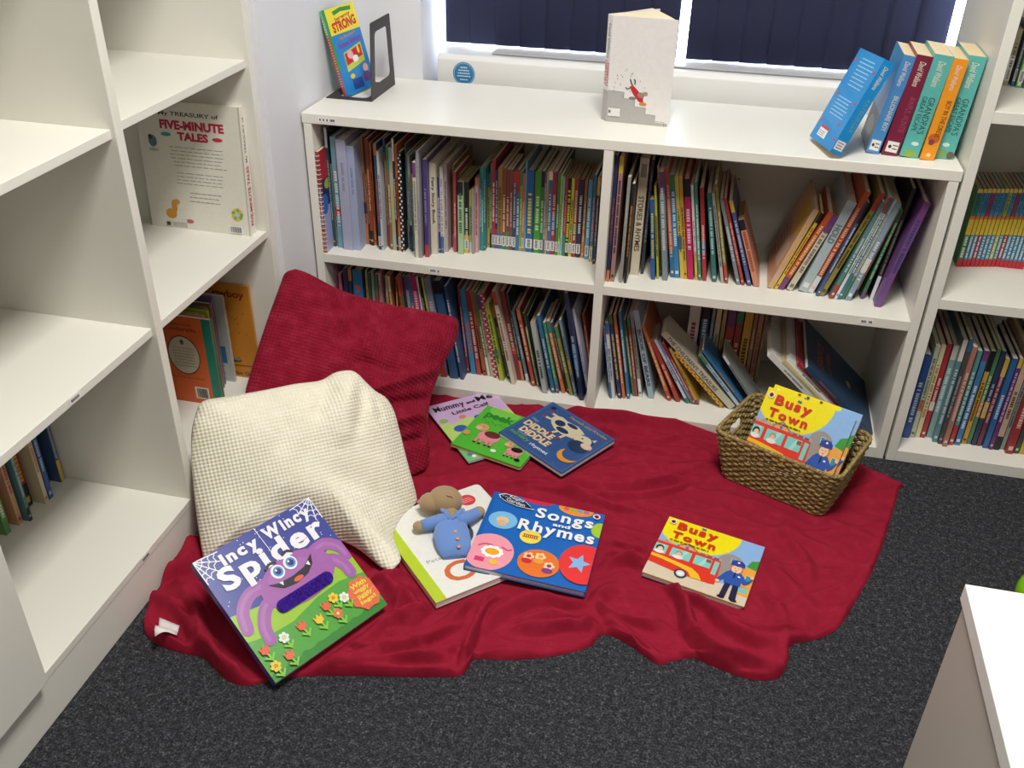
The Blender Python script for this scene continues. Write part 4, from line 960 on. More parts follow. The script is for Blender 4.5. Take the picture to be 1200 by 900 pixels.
def busy_art(a):
    a.rect(0, 0, 1, 1, '8fb9ea'); a.ell(.34, .98, .43, .44, 'f6e616', n=40)
    a.rect(0, 0, 1, .22, 'dccdb4')
    a.poly([(.9, .60), (.93, .70), (1, .74), (1, .55)], '3f9a3c')
    a.poly([(.62, .28), (.62, .60), (.645, .66), (.69, .70), (.75, .715), (.82, .69), (.86, .64), (.88, .56), (.88, .28)], '9d9691'); a.rect(.74, .58, .785, .65, 'cfe4ee'); a.rect(.745, .585, .78, .645, '3c86b0')
    a.poly([(.86, .14), (.86, .55), (.93, .585), (1, .57), (1, .14)], 'f0a848'); a.rect(.92, .36, .98, .46, 'e8e0c8'); a.rect(.925, .365, .975, .455, '3f8f98'); a.rect(.88, .18, .98, .26, '7fc8c0'); a.rect(.88, .26, .98, .275, 'f07858')
    a.poly([(0, .54), (.0, .60), (.12, .60), (.22, .585), (.22, .52)], 'b8a8a8'); a.ell(.09, .585, .02, .014, 'e88040')
    a.poly([(.20, .53), (.20, .585), (.30, .66), (.42, .575), (.42, .52)], '9c7c78'); a.poly([(.225, .53), (.225, .58), (.30, .64), (.39, .57), (.39, .52)], 'eda06c'); a.rect(.285, .56, .315, .60, '4878b0')
    a.rect(.42, .50, .66, .585, 'a8a0a8')
    for x in (.44, .51, .58): a.rect(x, .54, x + .05, .57, '5c5c68')
    red = 'e23a28'
    a.poly([(-.01, .56), (.5, .555), (.655, .54), (.665, .46), (.672, .30), (.672, .165), (.62, .155), (.35, .15), (-.01, .20)], red)
    for x0, x1 in ((-.01, .125), (.165, .37), (.405, .575)): a.poly([(x0, .37), (x0, .515), (x1, .515), (x1, .37)], '86cfc8'); a.poly([(x0 + .3 * (x1 - x0), .37), (x0 + .6 * (x1 - x0), .515), (x0 + .85 * (x1 - x0), .515), (x0 + .55 * (x1 - x0), .37)], 'a6dfda')
    a.poly([(.60, .30), (.60, .515), (.648, .51), (.648, .30)], '86cfc8')
    a.poly([(-.01, .335), (.12, .33), (.28, .31), (.42, .29), (.50, .235), (.545, .155), (.44, .152), (.40, .22), (.30, .25), (.10, .285), (-.01, .29)], 'f5c22c')
    a.ell(.055, .445, .04, .048, '2a2222'); a.ell(.06, .43, .028, .036, 'f2c8a8'); a.ell(.06, .385, .05, .03, 'f0efe8')
    a.ell(.25, .45, .036, .036, 'a09090'); a.ell(.25, .435, .026, .032, 'e8b898'); a.ell(.25, .385, .055, .03, 'ece8e0')
    a.rect(.52, .455, .57, .505, '8a5a4c')
    a.ell(.34, .155, .062, .068, '3a3a40'); a.ell(.34, .155, .043, .047, 'd8dde2'); a.ell(.34, .155, .026, .028, 'f2f4f6')
    # policeman on the cover
    nv = '2e58b0'
    a.poly([(.745, .03), (.76, .26), (.815, .26), (.80, .03)], '26264a'); a.poly([(.84, .03), (.835, .26), (.89, .26), (.905, .03)], '26264a'); a.ell(.765, .025, .035, .018, '1c1c24'); a.ell(.885, .025, .035, .018, '1c1c24')
    a.poly([(.745, .245), (.73, .40), (.76, .445), (.88, .445), (.91, .40), (.90, .245)], nv); a.poly([(.735, .42), (.70, .33), (.665, .25), (.70, .23), (.75, .33)], nv); a.ell(.685, .235, .022, .024, 'f0c09c')
    a.poly([(.90, .42), (.94, .36), (.97, .38), (.985, .42), (1.0, .41), (.97, .33), (.93, .29), (.89, .34)], nv); a.ell(.985, .435, .022, .022, 'f0c09c')
    a.ell(.82, .50, .062, .07, 'c8804c'); a.ell(.82, .49, .05, .06, 'f4c8a4'); a.ell(.803, .50, .005, .006, '3a2a20'); a.ell(.837, .50, .005, .006, '3a2a20'); a.ell(.82, .465, .014, .006, 'd06858')
    a.poly([(.75, .545), (.755, .595), (.79, .63), (.855, .63), (.885, .595), (.89, .55), (.82, .535)], '30449c'); a.ell(.82, .598, .012, .012, 'f0f0f8'); a.poly([(.815, .44), (.825, .44), (.83, .36), (.82, .33), (.81, .36)], '1c2c60'); a.ell(.865, .385, .014, .012, 'e8e8f0')
    letters_row(a, 'Busy', .125, .83, .545, .945, 'd63326', .045, .10); letters_row(a, 'Town', .105, .67, .555, .775, 'd63326', .045, .10)
    a.poly([(.355, .945), (.37, .965), (.385, .955), (.40, .965), (.41, .945), (.385, .935)], '3c6ab0')
    rng = random.Random(8); a.scribble(.10, .605, .56, .635, 1, '6c6020', rng, .5)
    a.ell(.065, .915, .036, .040, 'f6f2ea'); a.ell(.065, .915, .024, .027, 'b03030'); a.ell(.065, .915, .014, .020, '2c2c2c')
def busy(name, label, o, rot, slots=False):
    root, b, a, p = flat_book(name, label, o, rot, .232, .212, .013, 'f6e616', '8c8c90', r=.012, pages_col=mat('d8d4cc', .5))
    busy_art(a)
    if slots:
        for x in (.30, .40, .55): a.ell(x, .975, .018, .012, '7a3424')
    finish(root, b, p)
busy('board_book', 'Busy Town board book lying flat on the red blanket, right of the Rhymes book', (1.0163, -.6276, .026), (-11.7, .4, 2.0))
busy('board_book', 'Busy Town board book propped in the woven basket, the front one', (1.2125, -.1725, .042), (-24, 52, 0))
_q = Matrix.Rotation(R(-24), 4, 'Z') @ Matrix.Rotation(R(52), 4, 'X') @ Vector((.008, .013, -.0145))
busy('board_book', 'second Busy Town board book in the basket, mostly hidden behind the front one', (1.2125 + _q.x, -.1725 + _q.y, .042 + _q.z), (-24, 52, 0), True)
def songs():
    root, b, a, p = flat_book('board_book', 'blue Songs and Rhymes book with coloured discs, overlapping the white Cu book', (.6282, -.7252, .0465), (-.8, 0, 3.1), .276, .27, .016, '1d68c0', '1f5fa8', board=False, r=.004)
    rng = random.Random(6)
    for i in range(40): a.ell(rng.random(), rng.random(), .006, .006, '1a5aac', n=5); a.n -= 1
    a.n += 1
    a.rect(0, 0, .035, 1, '1a60b4'); a.n += 1
    a.ell(.40, 1.0, .14, .055, 'd42a48'); a.ell(.745, .985, .155, .085, 'f2952c'); a.ell(1.0, .775, .085, .10, 'a8d038')
    for x, c in ((.66, 'd85878'), (.72, '8cc050'), (.78, '60a8d0'), (.84, 'b070c0')): a.ell(x, .975, .024, .022, c)
    a.ell(.167, .64, .125, .115, '7fc0ea'); a.ell(.165, .64, .055, .045, 'e8c49c'); a.ell(.165, .60, .04, .04, 'e0b890')
    a.ell(.155, .215, .205, .225, 'f5a0b0')
    for q in range(10): a.ell(.18 + .07 * math.cos(q * PI / 5), .22 + .055 * math.sin(q * PI / 5), .026, .022, 'ffffff', n=12)
    a.ell(.18, .22, .06, .04, 'f2b030'); a.line([(.05, .26), (.10, .30), (.17, .30)], .004, 'd84890'); a.line([(.24, .30), (.30, .27), (.33, .29)], .004, 'd84890'); a.rect(.06, .08, .14, .13, 'e0407c'); a.ell(.22, .10, .035, .03, 'f4c840')
    a.ell(.44, .50, .092, .088, 'f4e05c')
    for i in range(7): a.line([(.385 + .018 * i, .48), (.389 + .018 * i, .525)], .0028, 'b8542c')
    a.line([(.375, .487), (.51, .487)], .0022, 'b8542c'); a.line([(.375, .518), (.51, .518)], .0022, 'b8542c')
    a.ell(.575, .20, .175, .165, 'ee7a30')
    for x, y, c in ((.48, .26, 'd03040'), (.575, .28, 'f2a040'), (.665, .19, '8a4090')): 
        for q in range(5): a.ell(x + .028 * math.cos(q * 1.257), y + .028 * math.sin(q * 1.257), .02, .02, 'f6d8a8', n=10)
        a.ell(x, y, .02, .02, c); a.ell(x - .005, y - .06, .045, .03, c)
    a.ell(.93, .30, .20, .24, 'ea3a3c')
    a.poly([(.89 + (.10 if q % 2 == 0 else .045) * math.cos(R(80 + 36 * q)), .30 + (.115 if q % 2 == 0 else .05) * math.sin(R(80 + 36 * q))) for q in range(10)], '88bcf0')
    letters_row(a, 'Songs', .42, .765, .925, .895, 'f4f6fa', .03, .09); a.text('and', .59, .69, .74, .735, 'f4f6fa', .03, 0); letters_row(a, 'Rhymes', .31, .565, .965, .70, 'f4f6fa', .03, .09)
    leaf = [(.05, .955), (.10, .985), (.20, .975), (.30, .93), (.37, .865), (.40, .845), (.36, .84), (.24, .845), (.13, .875), (.07, .915)]
    a.poly(leaf, 'e4e8f0'); a.poly([(.22 + (x - .22) * .93, .91 + (y - .91) * .88) for x, y in leaf], '1c2440')
    a.text('Night', .15, .915, .29, .955, 'e8ecf4', .01, -12); a.text('Garden', .13, .872, .31, .915, 'e8ecf4', .01, -12); a.text('In the', .085, .935, .14, .955, 'c0c8d8', .01, -12)
    a.ell(.935, .93, .032, .033, 'f6f2ea'); a.ell(.935, .93, .022, .023, 'b03030'); a.ell(.935, .93, .012, .015, '2c2c2c')
    finish(root, b, p)
songs()
def cuddle():
    root, b, a, p = flat_book('board_book', 'white board book with lime spine stripe reading Cu, under the soft toy', (.5978, -.8373, .0295), (44.2, 0, 0), .282, .317, .0165, 'eeeee8', 'ddddd6', r=.012)
    a.rect(0, 0, .095, 1, 'bcd42e'); a.ell(.47, .565, .19, .185, 'e2e3e0'); a.ell(.49, .57, .165, .16, '4a5264')
    a.ell(.80, .86, .075, .065, 'd84048'); a.scribble(.75, .83, .85, .89, 3, 'f0c8c8', random.Random(1))
    a.text('Peter Rabbit', .14, .365, .52, .40, '9aa0a0', .0, 0); a.text('C', .20, .10, .42, .30, 'd8703c', .02); a.text('u', .45, .12, .57, .24, '6c8cc8', .02); a.text('d', .60, .11, .72, .28, 'e09aa0', .02); a.text('A', .42, .29, .48, .34, 'c04048', .02)
    finish(root, b, p)
cuddle()
def mummy():
    root, b, a, p = flat_book('picture_book', 'lilac Mummy and Me book peeking out under the green book', (.5272, -.3208, .020), (40.8, .9, .2), .214, .283, .008, 'd3b3dc', '30305c', board=True, r=.002)
    a.poly([(0, 0), (1, 0), (1, .62), (.8, .66), (.6, .60), (.4, .66), (.2, .62), (0, .66)], 'c0dc78'); a.poly([(0, 0), (1, 0), (1, .28), (.7, .34), (.4, .26), (0, .34)], '7cc47c')
    for x, y, rx, c in ((.22, .52, .09, '3f62b4'), (.55, .62, .07, '3f62b4'), (.09, .70, .06, '90c060'), (.35, .69, .05, 'e08c60'), (.30, .34, .1, 'e0e8f0'), (.16, .22, .05, 'f0f0f0'), (.1, .1, .05, '5080c0'), (.5, .4, .12, 'f4e8c0'), (.85, .5, .1, '5a78c8')): a.ell(x, y, rx, rx * .6, c)
    for i in range(5): a.ell(.12 + .11 * i, .06 + .03 * (i % 2), .03, .022, 'e86858' if i % 2 else 'f4f4f4')
    letters_row(a, 'Mummy', .07, .865, .50, .95, '1e1a22', .025, .1); a.text('and', .53, .875, .66, .915, '1e1a22', .04, 3); letters_row(a, 'Me', .69, .875, .92, .955, '1e1a22', .025, .1); a.text('Little Calf', .26, .76, .80, .815, '3a3040', .015, 2)
    finish(root, b, p)
mummy()
def peek():
    root, b, a, p = flat_book('board_book', 'green peek board book with pink cow pictures, between Mummy and Diddle books', (.4655, -.2690, .0335), (-13.4, 0, 2.2), .206, .210, .010, '55bb3c', 'c8b890', r=.006, pages_col=mat('b8a070', .7))
    rng = random.Random(11)
    a.ell(.3, .95, .22, .14, '7ccf52'); a.ell(.85, .9, .2, .2, '6cc84a')
    a.text('peek', .08, .70, .50, .90, '2c8a30', .05)
    for i in range(14): a.ell(.10 + .035 * i, .66 + .02 * math.sin(i * 1.9), .009, .009, '2a3c24', n=8)
    for cx, cy, s, body, patchc in ((.34, .36, 1.0, 'd79a9c', '6c3030'), (.78, .24, .72, 'd8b08c', '1e1a1a')):
        a.ell(cx + .02 * s, cy, .15 * s, .12 * s, 'e8909c'); a.ell(cx + .04 * s, cy + .06 * s, .11 * s, .07 * s, patchc)
        a.ell(cx - .15 * s, cy + .15 * s, .085 * s, .08 * s, 'd8a070'); a.ell(cx - .19 * s, cy + .12 * s, .045 * s, .035 * s, 'e8b890'); a.ell(cx - .14 * s, cy + .17 * s, .008, .009, '201818')
        for dx in (-.10, -.03, .06, .12): a.rect(cx + dx * s - .018 * s, cy - .18 * s, cx + dx * s + .018 * s, cy - .07 * s, 'e08898'); a.rect(cx + dx * s - .02 * s, cy - .20 * s, cx + dx * s + .02 * s, cy - .17 * s, '50201c')
    a.ell(.06, .30, .05, .05, 'd89a5c'); a.ell(.62, .60, .08, .06, 'e888b8'); a.ell(.55, .12, .04, .03, 'f0f0e8'); a.ell(.9, .1, .035, .03, '1e1a1a')
    finish(root, b, p)
peek()
def diddle():
    root, b, a, p = flat_book('board_book', 'dark blue Diddle Diddle nursery rhymes book with a cow and moon', (.5795, -.1975, .0425), (-32.4, .9, 2.8), .232, .212, .014, '35568f', '2c4878', r=.004)
    rng = random.Random(12)
    for q in ((.02, .02, .98, .027), (.02, .973, .98, .98)): a.rect(*q, '5878ac')
    for q in ((.02, .02, .027, .98), (.973, .02, .98, .98)): a.rect(*q, '5878ac')
    for i in range(26): a.ell(.05 + .9 * rng.random(), .05 + .9 * rng.random(), .006, .006, 'c0a878' if i % 2 else 'a05048', n=5); a.n -= 1
    a.n += 1
    a.text('Hey', .06, .50, .17, .57, '8ca4c8', .01, 0); a.text('DIDDLE', .06, .365, .50, .48, 'e8c890', .045); a.text('DIDDLE', .11, .225, .56, .34, 'e8c890', .045)
    a.text('and other', .13, .19, .27, .22, 'b0bcd0', 0); a.text('nursery', .06, .10, .36, .17, '5ca048', .03); a.text('rhymes', .39, .09, .66, .165, 'd8dce4', .02)
    a.text('Hannah and Rhodes', .36, .895, .93, .95, 'b09868', .01)
    a.ell(.10, .90, .035, .035, '1c2c50')
    cr = 'd2c6a8'; nv = '26385c'
    a.poly([(.22, .80), (.30, .84), (.40, .82), (.55, .84), (.66, .80), (.70, .70), (.66, .60), (.52, .56), (.38, .58), (.28, .64), (.22, .72)], cr)
    a.ell(.36, .72, .07, .06, nv); a.ell(.50, .79, .08, .035, nv); a.ell(.47, .63, .09, .045, nv)
    for p0, p1 in (((.26, .80), (.15, .80)), ((.25, .70), (.14, .68)), ((.45, .58), (.41, .48)), ((.56, .57), (.54, .47))): a.line([p0, p1], .008, cr); a.ell(p1[0], p1[1], .024, .022, 'a03c34')
    a.ell(.77, .66, .11, .10, cr); a.ell(.80, .53, .13, .11, nv); a.ell(.87, .60, .075, .055, 'd8c0a4'); a.ell(.93, .585, .02, .02, 'd89a8c'); a.ell(.74, .69, .012, .014, '1c1c20'); a.ell(.88, .70, .012, .014, '1c1c20'); a.poly([(.68, .74), (.64, .80), (.71, .77)], cr); a.poly([(.84, .75), (.88, .80), (.89, .73)], cr)
    mo = [(.84 + .13 * math.cos(R(t)), .30 + .14 * math.sin(R(t))) for t in range(150, 361, 10)] + [(.86 + .115 * math.cos(R(t)), .345 + .115 * math.sin(R(t))) for t in range(345, 165, -10)]
    a.poly(mo, 'dc9438')
    finish(root, b, p)
diddle()

# ---------------------------------------------------------------- soft toy
def soft_toy():
    tan = mat('a98f6c', .9, 'plush'); blue = mat('6f93d4', .85, 'plush'); ox, oy = .575, -.62
    t = thing('soft_toy', 'small tan plush toy in a blue jacket lying on the white board book', 'soft toy', (ox, oy, .03))
    L = lambda x, y, z: (x - ox, y - oy, z - .03)
    b = MB(); k = 0
    b.ellipsoid(L(.532, -.543, .066), (.042, .036, .036), tan, 28, 16)
    b.ellipsoid(L(.503, -.555, .062), (.032, .027, .026), tan, 22, 12); b.ellipsoid(L(.474, -.556, .060), (.008, .007, .006), mat('b89078', .8, 'plush'), 12, 8)
    b.tube([L(.545, -.560, .055), L(.556, -.580, .052), L(.564, -.600, .048)], [.022, .017, .012], tan, 12)
    for e in ((.490, -.538, .081),): b.ellipsoid(L(*e), (.0028, .0028, .003), mat('241c18', .4), 8, 6)
    th = mat('54402c', .8); b.tube([L(.540, -.560, .0975), L(.546, -.563, .0962), L(.551, -.559, .0955), L(.556, -.562, .0925)], .0007, th, 5)
    b.build('head', t)
    # jacket: bell shaped body with collar
    b = MB(); rings = [((.563, -.592, .050), .022, .018), ((.566, -.610, .050), .036, .021), ((.572, -.632, .049), .042, .021), ((.582, -.655, .047), .042, .019), ((.593, -.678, .043), .038, .015), ((.600, -.695, .036), .028, .008)]
    ax = Vector((.04, -.10, 0)).normalized(); sd = Vector((ax.y, -ax.x, 0)) * -1; vs = []; fs = []; n = 28
    for c, rx, rz in rings:
        for q in range(n):
            th_ = 2 * PI * q / n; P = Vector(L(*c)) + sd * rx * math.cos(th_) + Vector((0, 0, 1)) * rz * math.sin(th_); vs.append(tuple(P))
    for i in range(len(rings) - 1): fs += [(i * n + q, i * n + (q + 1) % n, (i + 1) * n + (q + 1) % n, (i + 1) * n + q) for q in range(n)]
    fs += [tuple(range(n))[::-1], tuple((len(rings) - 1) * n + q for q in range(n))]
    b.add(vs, fs, blue, True)
    b.tube([L(.555, -.600, .056), L(.535, -.606, .054), L(.512, -.618, .050), L(.499, -.625, .048)], [.019, .017, .015, .014], blue, 14)
    b.tube([L(.575, -.600, .056), L(.594, -.580, .054), L(.606, -.560, .050), L(.612, -.548, .049)], [.019, .017, .015, .014], blue, 14)
    b.tube([L(.534, -.578, .066), L(.548, -.592, .072), L(.562, -.612, .071)], [.0055, .0065, .003], blue, 8); b.tube([L(.582, -.566, .066), L(.580, -.584, .072), L(.567, -.612, .071)], [.0055, .0065, .003], blue, 8)
    b.build('jacket', t)
    for x0, y0, x1, y1 in ((.500, -.624, .486, -.632), (.611, -.549, .619, -.534)):
        b = MB(); b.ellipsoid(L((x0 + x1) / 2, (y0 + y1) / 2, .048), (.015, .014, .012), tan, 18, 12); b.build('paw', t)
    for x, y, z in ((.587, -.645, .0665), (.597, -.664, .0635), (.605, -.682, .0565)):
        b = MB(); b.ellipsoid(L(x, y, z), (.0045, .0045, .002), mat('ec9a4c', .5), 12, 8); b.build('button', t)
soft_toy()

# ---------------------------------------------------------------- basket
def basket():
    t = thing('wicker_basket', 'woven seagrass basket with sloping sides and handle holes, holding two board books', 'basket', (1.335, -.17, .008), (0, 0, R(-24)))
    m = mat('a38a56', .75, 'seagrass'); H = .148
    W0, D0, W1, D1 = .268, .178, .326, .232
    rng = random.Random(14)
    def ring(z, off=0., n=300):
        k = z / H; w = W0 + (W1 - W0) * k; d = D0 + (D1 - D0) * k; r = .022 + .006 * k; pts = []
        segs = [((w / 2 - r, d / 2 - r), 0), ((-w / 2 + r, d / 2 - r), 90), ((-w / 2 + r, -d / 2 + r), 180), ((w / 2 - r, -d / 2 + r), 270)]
        for (cx, cy), a0 in segs:
            for q in range(9):
                a = R(a0 + 90 * q / 8); pts.append((cx + r * math.cos(a), cy + r * math.sin(a)))
        cl = pts + [pts[0]]; L = [0]
        for a, b in zip(cl, cl[1:]): L.append(L[-1] + math.dist(a, b))
        out = []
        for i in range(n):
            s = L[-1] * i / n; j = max(q for q in range(len(L)) if L[q] <= s + 1e-12); j = min(j, len(cl) - 2); u = (s - L[j]) / max(L[j + 1] - L[j], 1e-9)
            x = cl[j][0] + u * (cl[j + 1][0] - cl[j][0]); y = cl[j][1] + u * (cl[j + 1][1] - cl[j][1]); out.append((x, y, s, w, d))
        return out
    rows = 17; b = MB(); ns = 58
    for i in range(rows):
        z = .006 + (H - .016) * i / (rows - 1); rg = ring(z); n = len(rg); P = []
        Ltot = rg[-1][2] + 1e-6; jit = rng.uniform(-.0006, .0006)
        for q, (x, y, s, w, d) in enumerate(rg):
            ph = math.cos(ns * PI * s / Ltot + (PI if i % 2 else 0)); L = math.hypot(x / w, y / d)
            nx, ny = x / w ** 2, y / d ** 2; ll = math.hypot(nx, ny); am = .0034 * ph + jit
            P.append((x + nx / ll * am, y + ny / ll * am, z + .0010 * math.sin(q * .23 + i) + .0006 * math.sin(q * .9 + i * 2)))
        hole = .088 < z < .118
        if hole:
            run = []; done = []
            for q in range(n * 2):
                p = P[q % n]
                if abs(p[0]) > .12 and abs(p[1]) < .036:
                    if run: done.append(run); run = []
                else: run.append(p)
                if q > n and not run and len(done) >= 3: break
            done = [r for r in done if len(r) > 20][1:3]
            for r_ in done: b.tube(r_, .0042, m, 6)
        else: b.tube(P, .0047, m, 6, True)
    b.build('woven_wall', t)
    b = MB()                                     # upright stakes seen between the strands
    rg0, rg1 = ring(.004, n=66), ring(H - .006, n=66)
    for q in range(66):
        a, c = rg0[q], rg1[q]
        if abs(c[0]) > .12 and abs(c[1]) < .034:
            for k0, k1 in ((0, .56), (.80, 1)): b.tube([(a[0] + (c[0] - a[0]) * k, a[1] + (c[1] - a[1]) * k, .004 + (H - .01) * k) for k in (k0, k1)], .0022, m, 5)
        else: b.tube([(a[0], a[1], .004), (c[0], c[1], H - .006)], .0022, m, 5)
    b.build('stakes', t)
    for name, zz, rr in (('rim', H - .004, .0056), ('handle_edge', None, .004)):
        b = MB()
        if zz:
            rg = ring(zz, n=420); Lt = rg[-1][2]
            for k in range(3):
                b.tube([(x * (1 + .012 * math.cos(s * 300 + k * 2.094)), y * (1 + .016 * math.cos(s * 300 + k * 2.094)), zz + .0028 * math.sin(s * 300 + k * 2.094)) for x, y, s, w, d in rg], .0032, m, 6, True)
        else:
            for sx in (-1, 1):
                b = MB(); xx = lambda z: sx * (W0 + (W1 - W0) * z / H) / 2
                b.tube([(xx(z), y, z) for y, z in [(.036 * math.cos(q) / max(abs(math.cos(q)), abs(math.sin(q))) ** .6, .103 + .016 * math.sin(q) / max(abs(math.cos(q)), abs(math.sin(q))) ** .6) for q in [2 * PI * i / 24 for i in range(24)]]], .0032, m, 6, True)
                b.build(name, t)
        if zz: b.build(name, t)
    b = MB()
    for k in range(10):
        f = 1 - k * .1; b.tube([(x * f, y * f, .004) for x, y, *_ in ring(.0, n=80)], .0062, m, 6, True)
    b.box(-.02, .02, -.012, .012, .001, .007, m); b.build('base', t)
basket()

# ---------------------------------------------------------------- things on the low bookcase
ZT = .8022
def bookend():
    t = thing('bookend', 'dark metal bookend with a rounded window standing left on the low bookcase', 'bookend', (.136, .145, ZT))
    m = mat('3a3336', .5, 'powder'); th = .0022
    # upright plate, trapezoid with a rounded slot, in the yz plane
    D = .19; H = .195
    def slot(cx0, cx1, z0, z1, r, top=0):
        pts = []
        for (cx, cz, a0) in ((cx1 - r, z0 + r, 270), (cx1 - r - top, z1 - r, 0), (cx0 + r + top, z1 - r, 90), (cx0 + r, z0 + r, 180)):
            pts += [(cx + r * math.cos(R(a0 + 90 * q / 6)), cz + r * math.sin(R(a0 + 90 * q / 6))) for q in range(7)]
        return pts
    def plate(outer, inner, M):
        # outer/inner with the same number of points -> ring of quads both sides
        b = MB(); n = len(inner); vs = [(x, z, 0) for x, z in outer] + [(x, z, 0) for x, z in inner] + [(x, z, th) for x, z in outer] + [(x, z, th) for x, z in inner]
        fs = []
        for i in range(n):
            j = (i + 1) % n; fs += [(i, j, n + j, n + i), (2 * n + j, 2 * n + i, 3 * n + i, 3 * n + j), (j, i, 2 * n + i, 2 * n + j), (n + i, n + j, 3 * n + j, 3 * n + i)]
        b.add(vs, fs, m, False, M); return b
    inner = slot(.035, .155, .035, .168, .014, .012)
    outer = []
    for k, (cx, cz) in enumerate(((D, 0), (D - .022, H), (.022, H), (0, 0))):
        rr = .006 if k in (1, 2) else .0005; a0 = (270, 0, 90, 180)[k]
        ccx = cx + (-rr if k in (0, 1) else rr); ccz = cz + (rr if k in (0, 3) else -rr)
        outer += [(ccx + rr * math.cos(R(a0 + 90 * q / 6)), ccz + rr * math.sin(R(a0 + 90 * q / 6))) for q in range(7)]
    M = Matrix(((0, 0, 1, 0), (1, 0, 0, 0), (0, 1, 0, 0), (0, 0, 0, 1)))
    plate(outer, inner, M).build('upright_plate', t)
    W = .128
    inner = slot(.022, .168, .018, .100, .018)
    outer = []
    for k, (cx, cz) in enumerate(((D, 0), (D, W), (0, W), (0, 0))): outer += [(cx + (-.0005 if k < 2 else .0005), cz + (.0005 if k in (0, 3) else -.0005))] * 0 + [(cx, cz)] * 7
    M2 = Matrix(((0, -1, 0, 0), (1, 0, 0, 0), (0, 0, 1, .0003), (0, 0, 0, 1)))
    plate(outer, inner, M2).build('foot_plate', t)
bookend()
def paperback(label, w, h, t, cover, o, M, art, pages=PAGES, spine_art=None, back_art=None, group=None):
    """standing book: local x across the front cover (spine at x=0), z up, thickness along +y; front cover faces -y"""
    root = thing('paperback_book', label, 'book', o, None, group); root.rotation_euler = M.to_euler('XYZ')
    b = MB(); c = mat(cover, .35); ct = .0007
    b.box(0, w, 0, ct, 0, h, c); b.box(0, w, t - ct, t, 0, h, c); b.box(0, ct, ct, t - ct, 0, h, c)
    F = Matrix.Translation((0, -.00005, 0)) @ Matrix.Rotation(R(90), 4, 'X'); art(Art(b, w, h, F))
    S = Matrix.Translation((-.00005, t, 0)) @ Matrix.Rotation(R(-90), 4, 'Z') @ Matrix.Rotation(R(90), 4, 'X')
    if spine_art: spine_art(Art(b, t, h, S))
    b.build('cover', root); p = MB(); p.box(ct, w - .0008, ct, t - ct, .0006, h - .0008, pages); p.build('page_block', root); return root
def strong():
    rng = random.Random(31)
    def art(a):
        a.rect(0, 0, 1, 1, '2a8ad0'); a.rect(0, .70, 1, 1, 'f2e23c')
        a.text('Jeremy', .22, .845, .80, .90, 'c8342c', .03, 6); a.text('STRONG', .10, .735, .92, .85, 'c8342c', .05, 4)
        a.poly([(.25, .91), (.5, .935), (.85, .92), (.87, .965), (.5, .98), (.22, .955)], '2f8f3c')
        a.text('My Brother\'s', .22, .63, .80, .68, 'd88c2c', .02, 4); a.text('Famous Bottom', .12, .55, .92, .62, '8a3ab0', .03, 5)
        a.poly([(.20, .26), (.22, .48), (.86, .54), (.86, .32)], 'c8d84c'); a.poly([(.23, .33), (.245, .465), (.83, .52), (.83, .39)], 'c82c34'); a.ell(.42, .44, .10, .05, 'f0b0b4'); a.ell(.56, .38, .10, .04, 'f0f0f0'); a.ell(.72, .47, .04, .05, 'f0d040')
        a.ell(.80, .24, .09, .05, 'f0b8a8'); a.ell(.78, .14, .14, .06, '6c4c9c'); a.ell(.30, .20, .08, .03, 'e8d048'); a.rect(.25, .04, .60, .16, '28489c')
    Mx = Matrix.Rotation(R(82), 4, 'Z') @ Matrix.Rotation(R(75), 4, 'X') @ Matrix.Rotation(R(-5), 4, 'Y') @ Matrix.Rotation(R(-90), 4, 'X')
    base = Vector((.067, .165, ZT + .0042))
    def place(k):
        q = Mx @ Vector((0, .0092 * k, 0)); return tuple(base + Vector((q.x, q.y, q.z + .0022 * k)))
    paperback('yellow and blue Jeremy STRONG paperback leaning beside the dark bookend, front of two', .132, .222, .0085, '2a8ad0', place(0), Mx, art, PAGES, lambda a: (a.rect(0, 0, 1, 1, '3aa060'), a.rect(0, 0, 1, .3, '2a8ad0')), group='paperbacks by the bookend')
    paperback('green and red paperback leaning behind the Jeremy STRONG one at the left wall', .132, .219, .0085, '3a9a78', place(1), Mx, lambda a: a.rect(0, 0, 1, 1, '2c7c58'), PAGES,
              lambda a: (a.rect(0, 0, 1, .72, 'c83c34'), a.rect(0, .72, 1, 1, '7ab890'), a.scribble(.2, .1, .8, .9, 26, 'f0d8c8', rng)), group='paperbacks by the bookend')
strong()
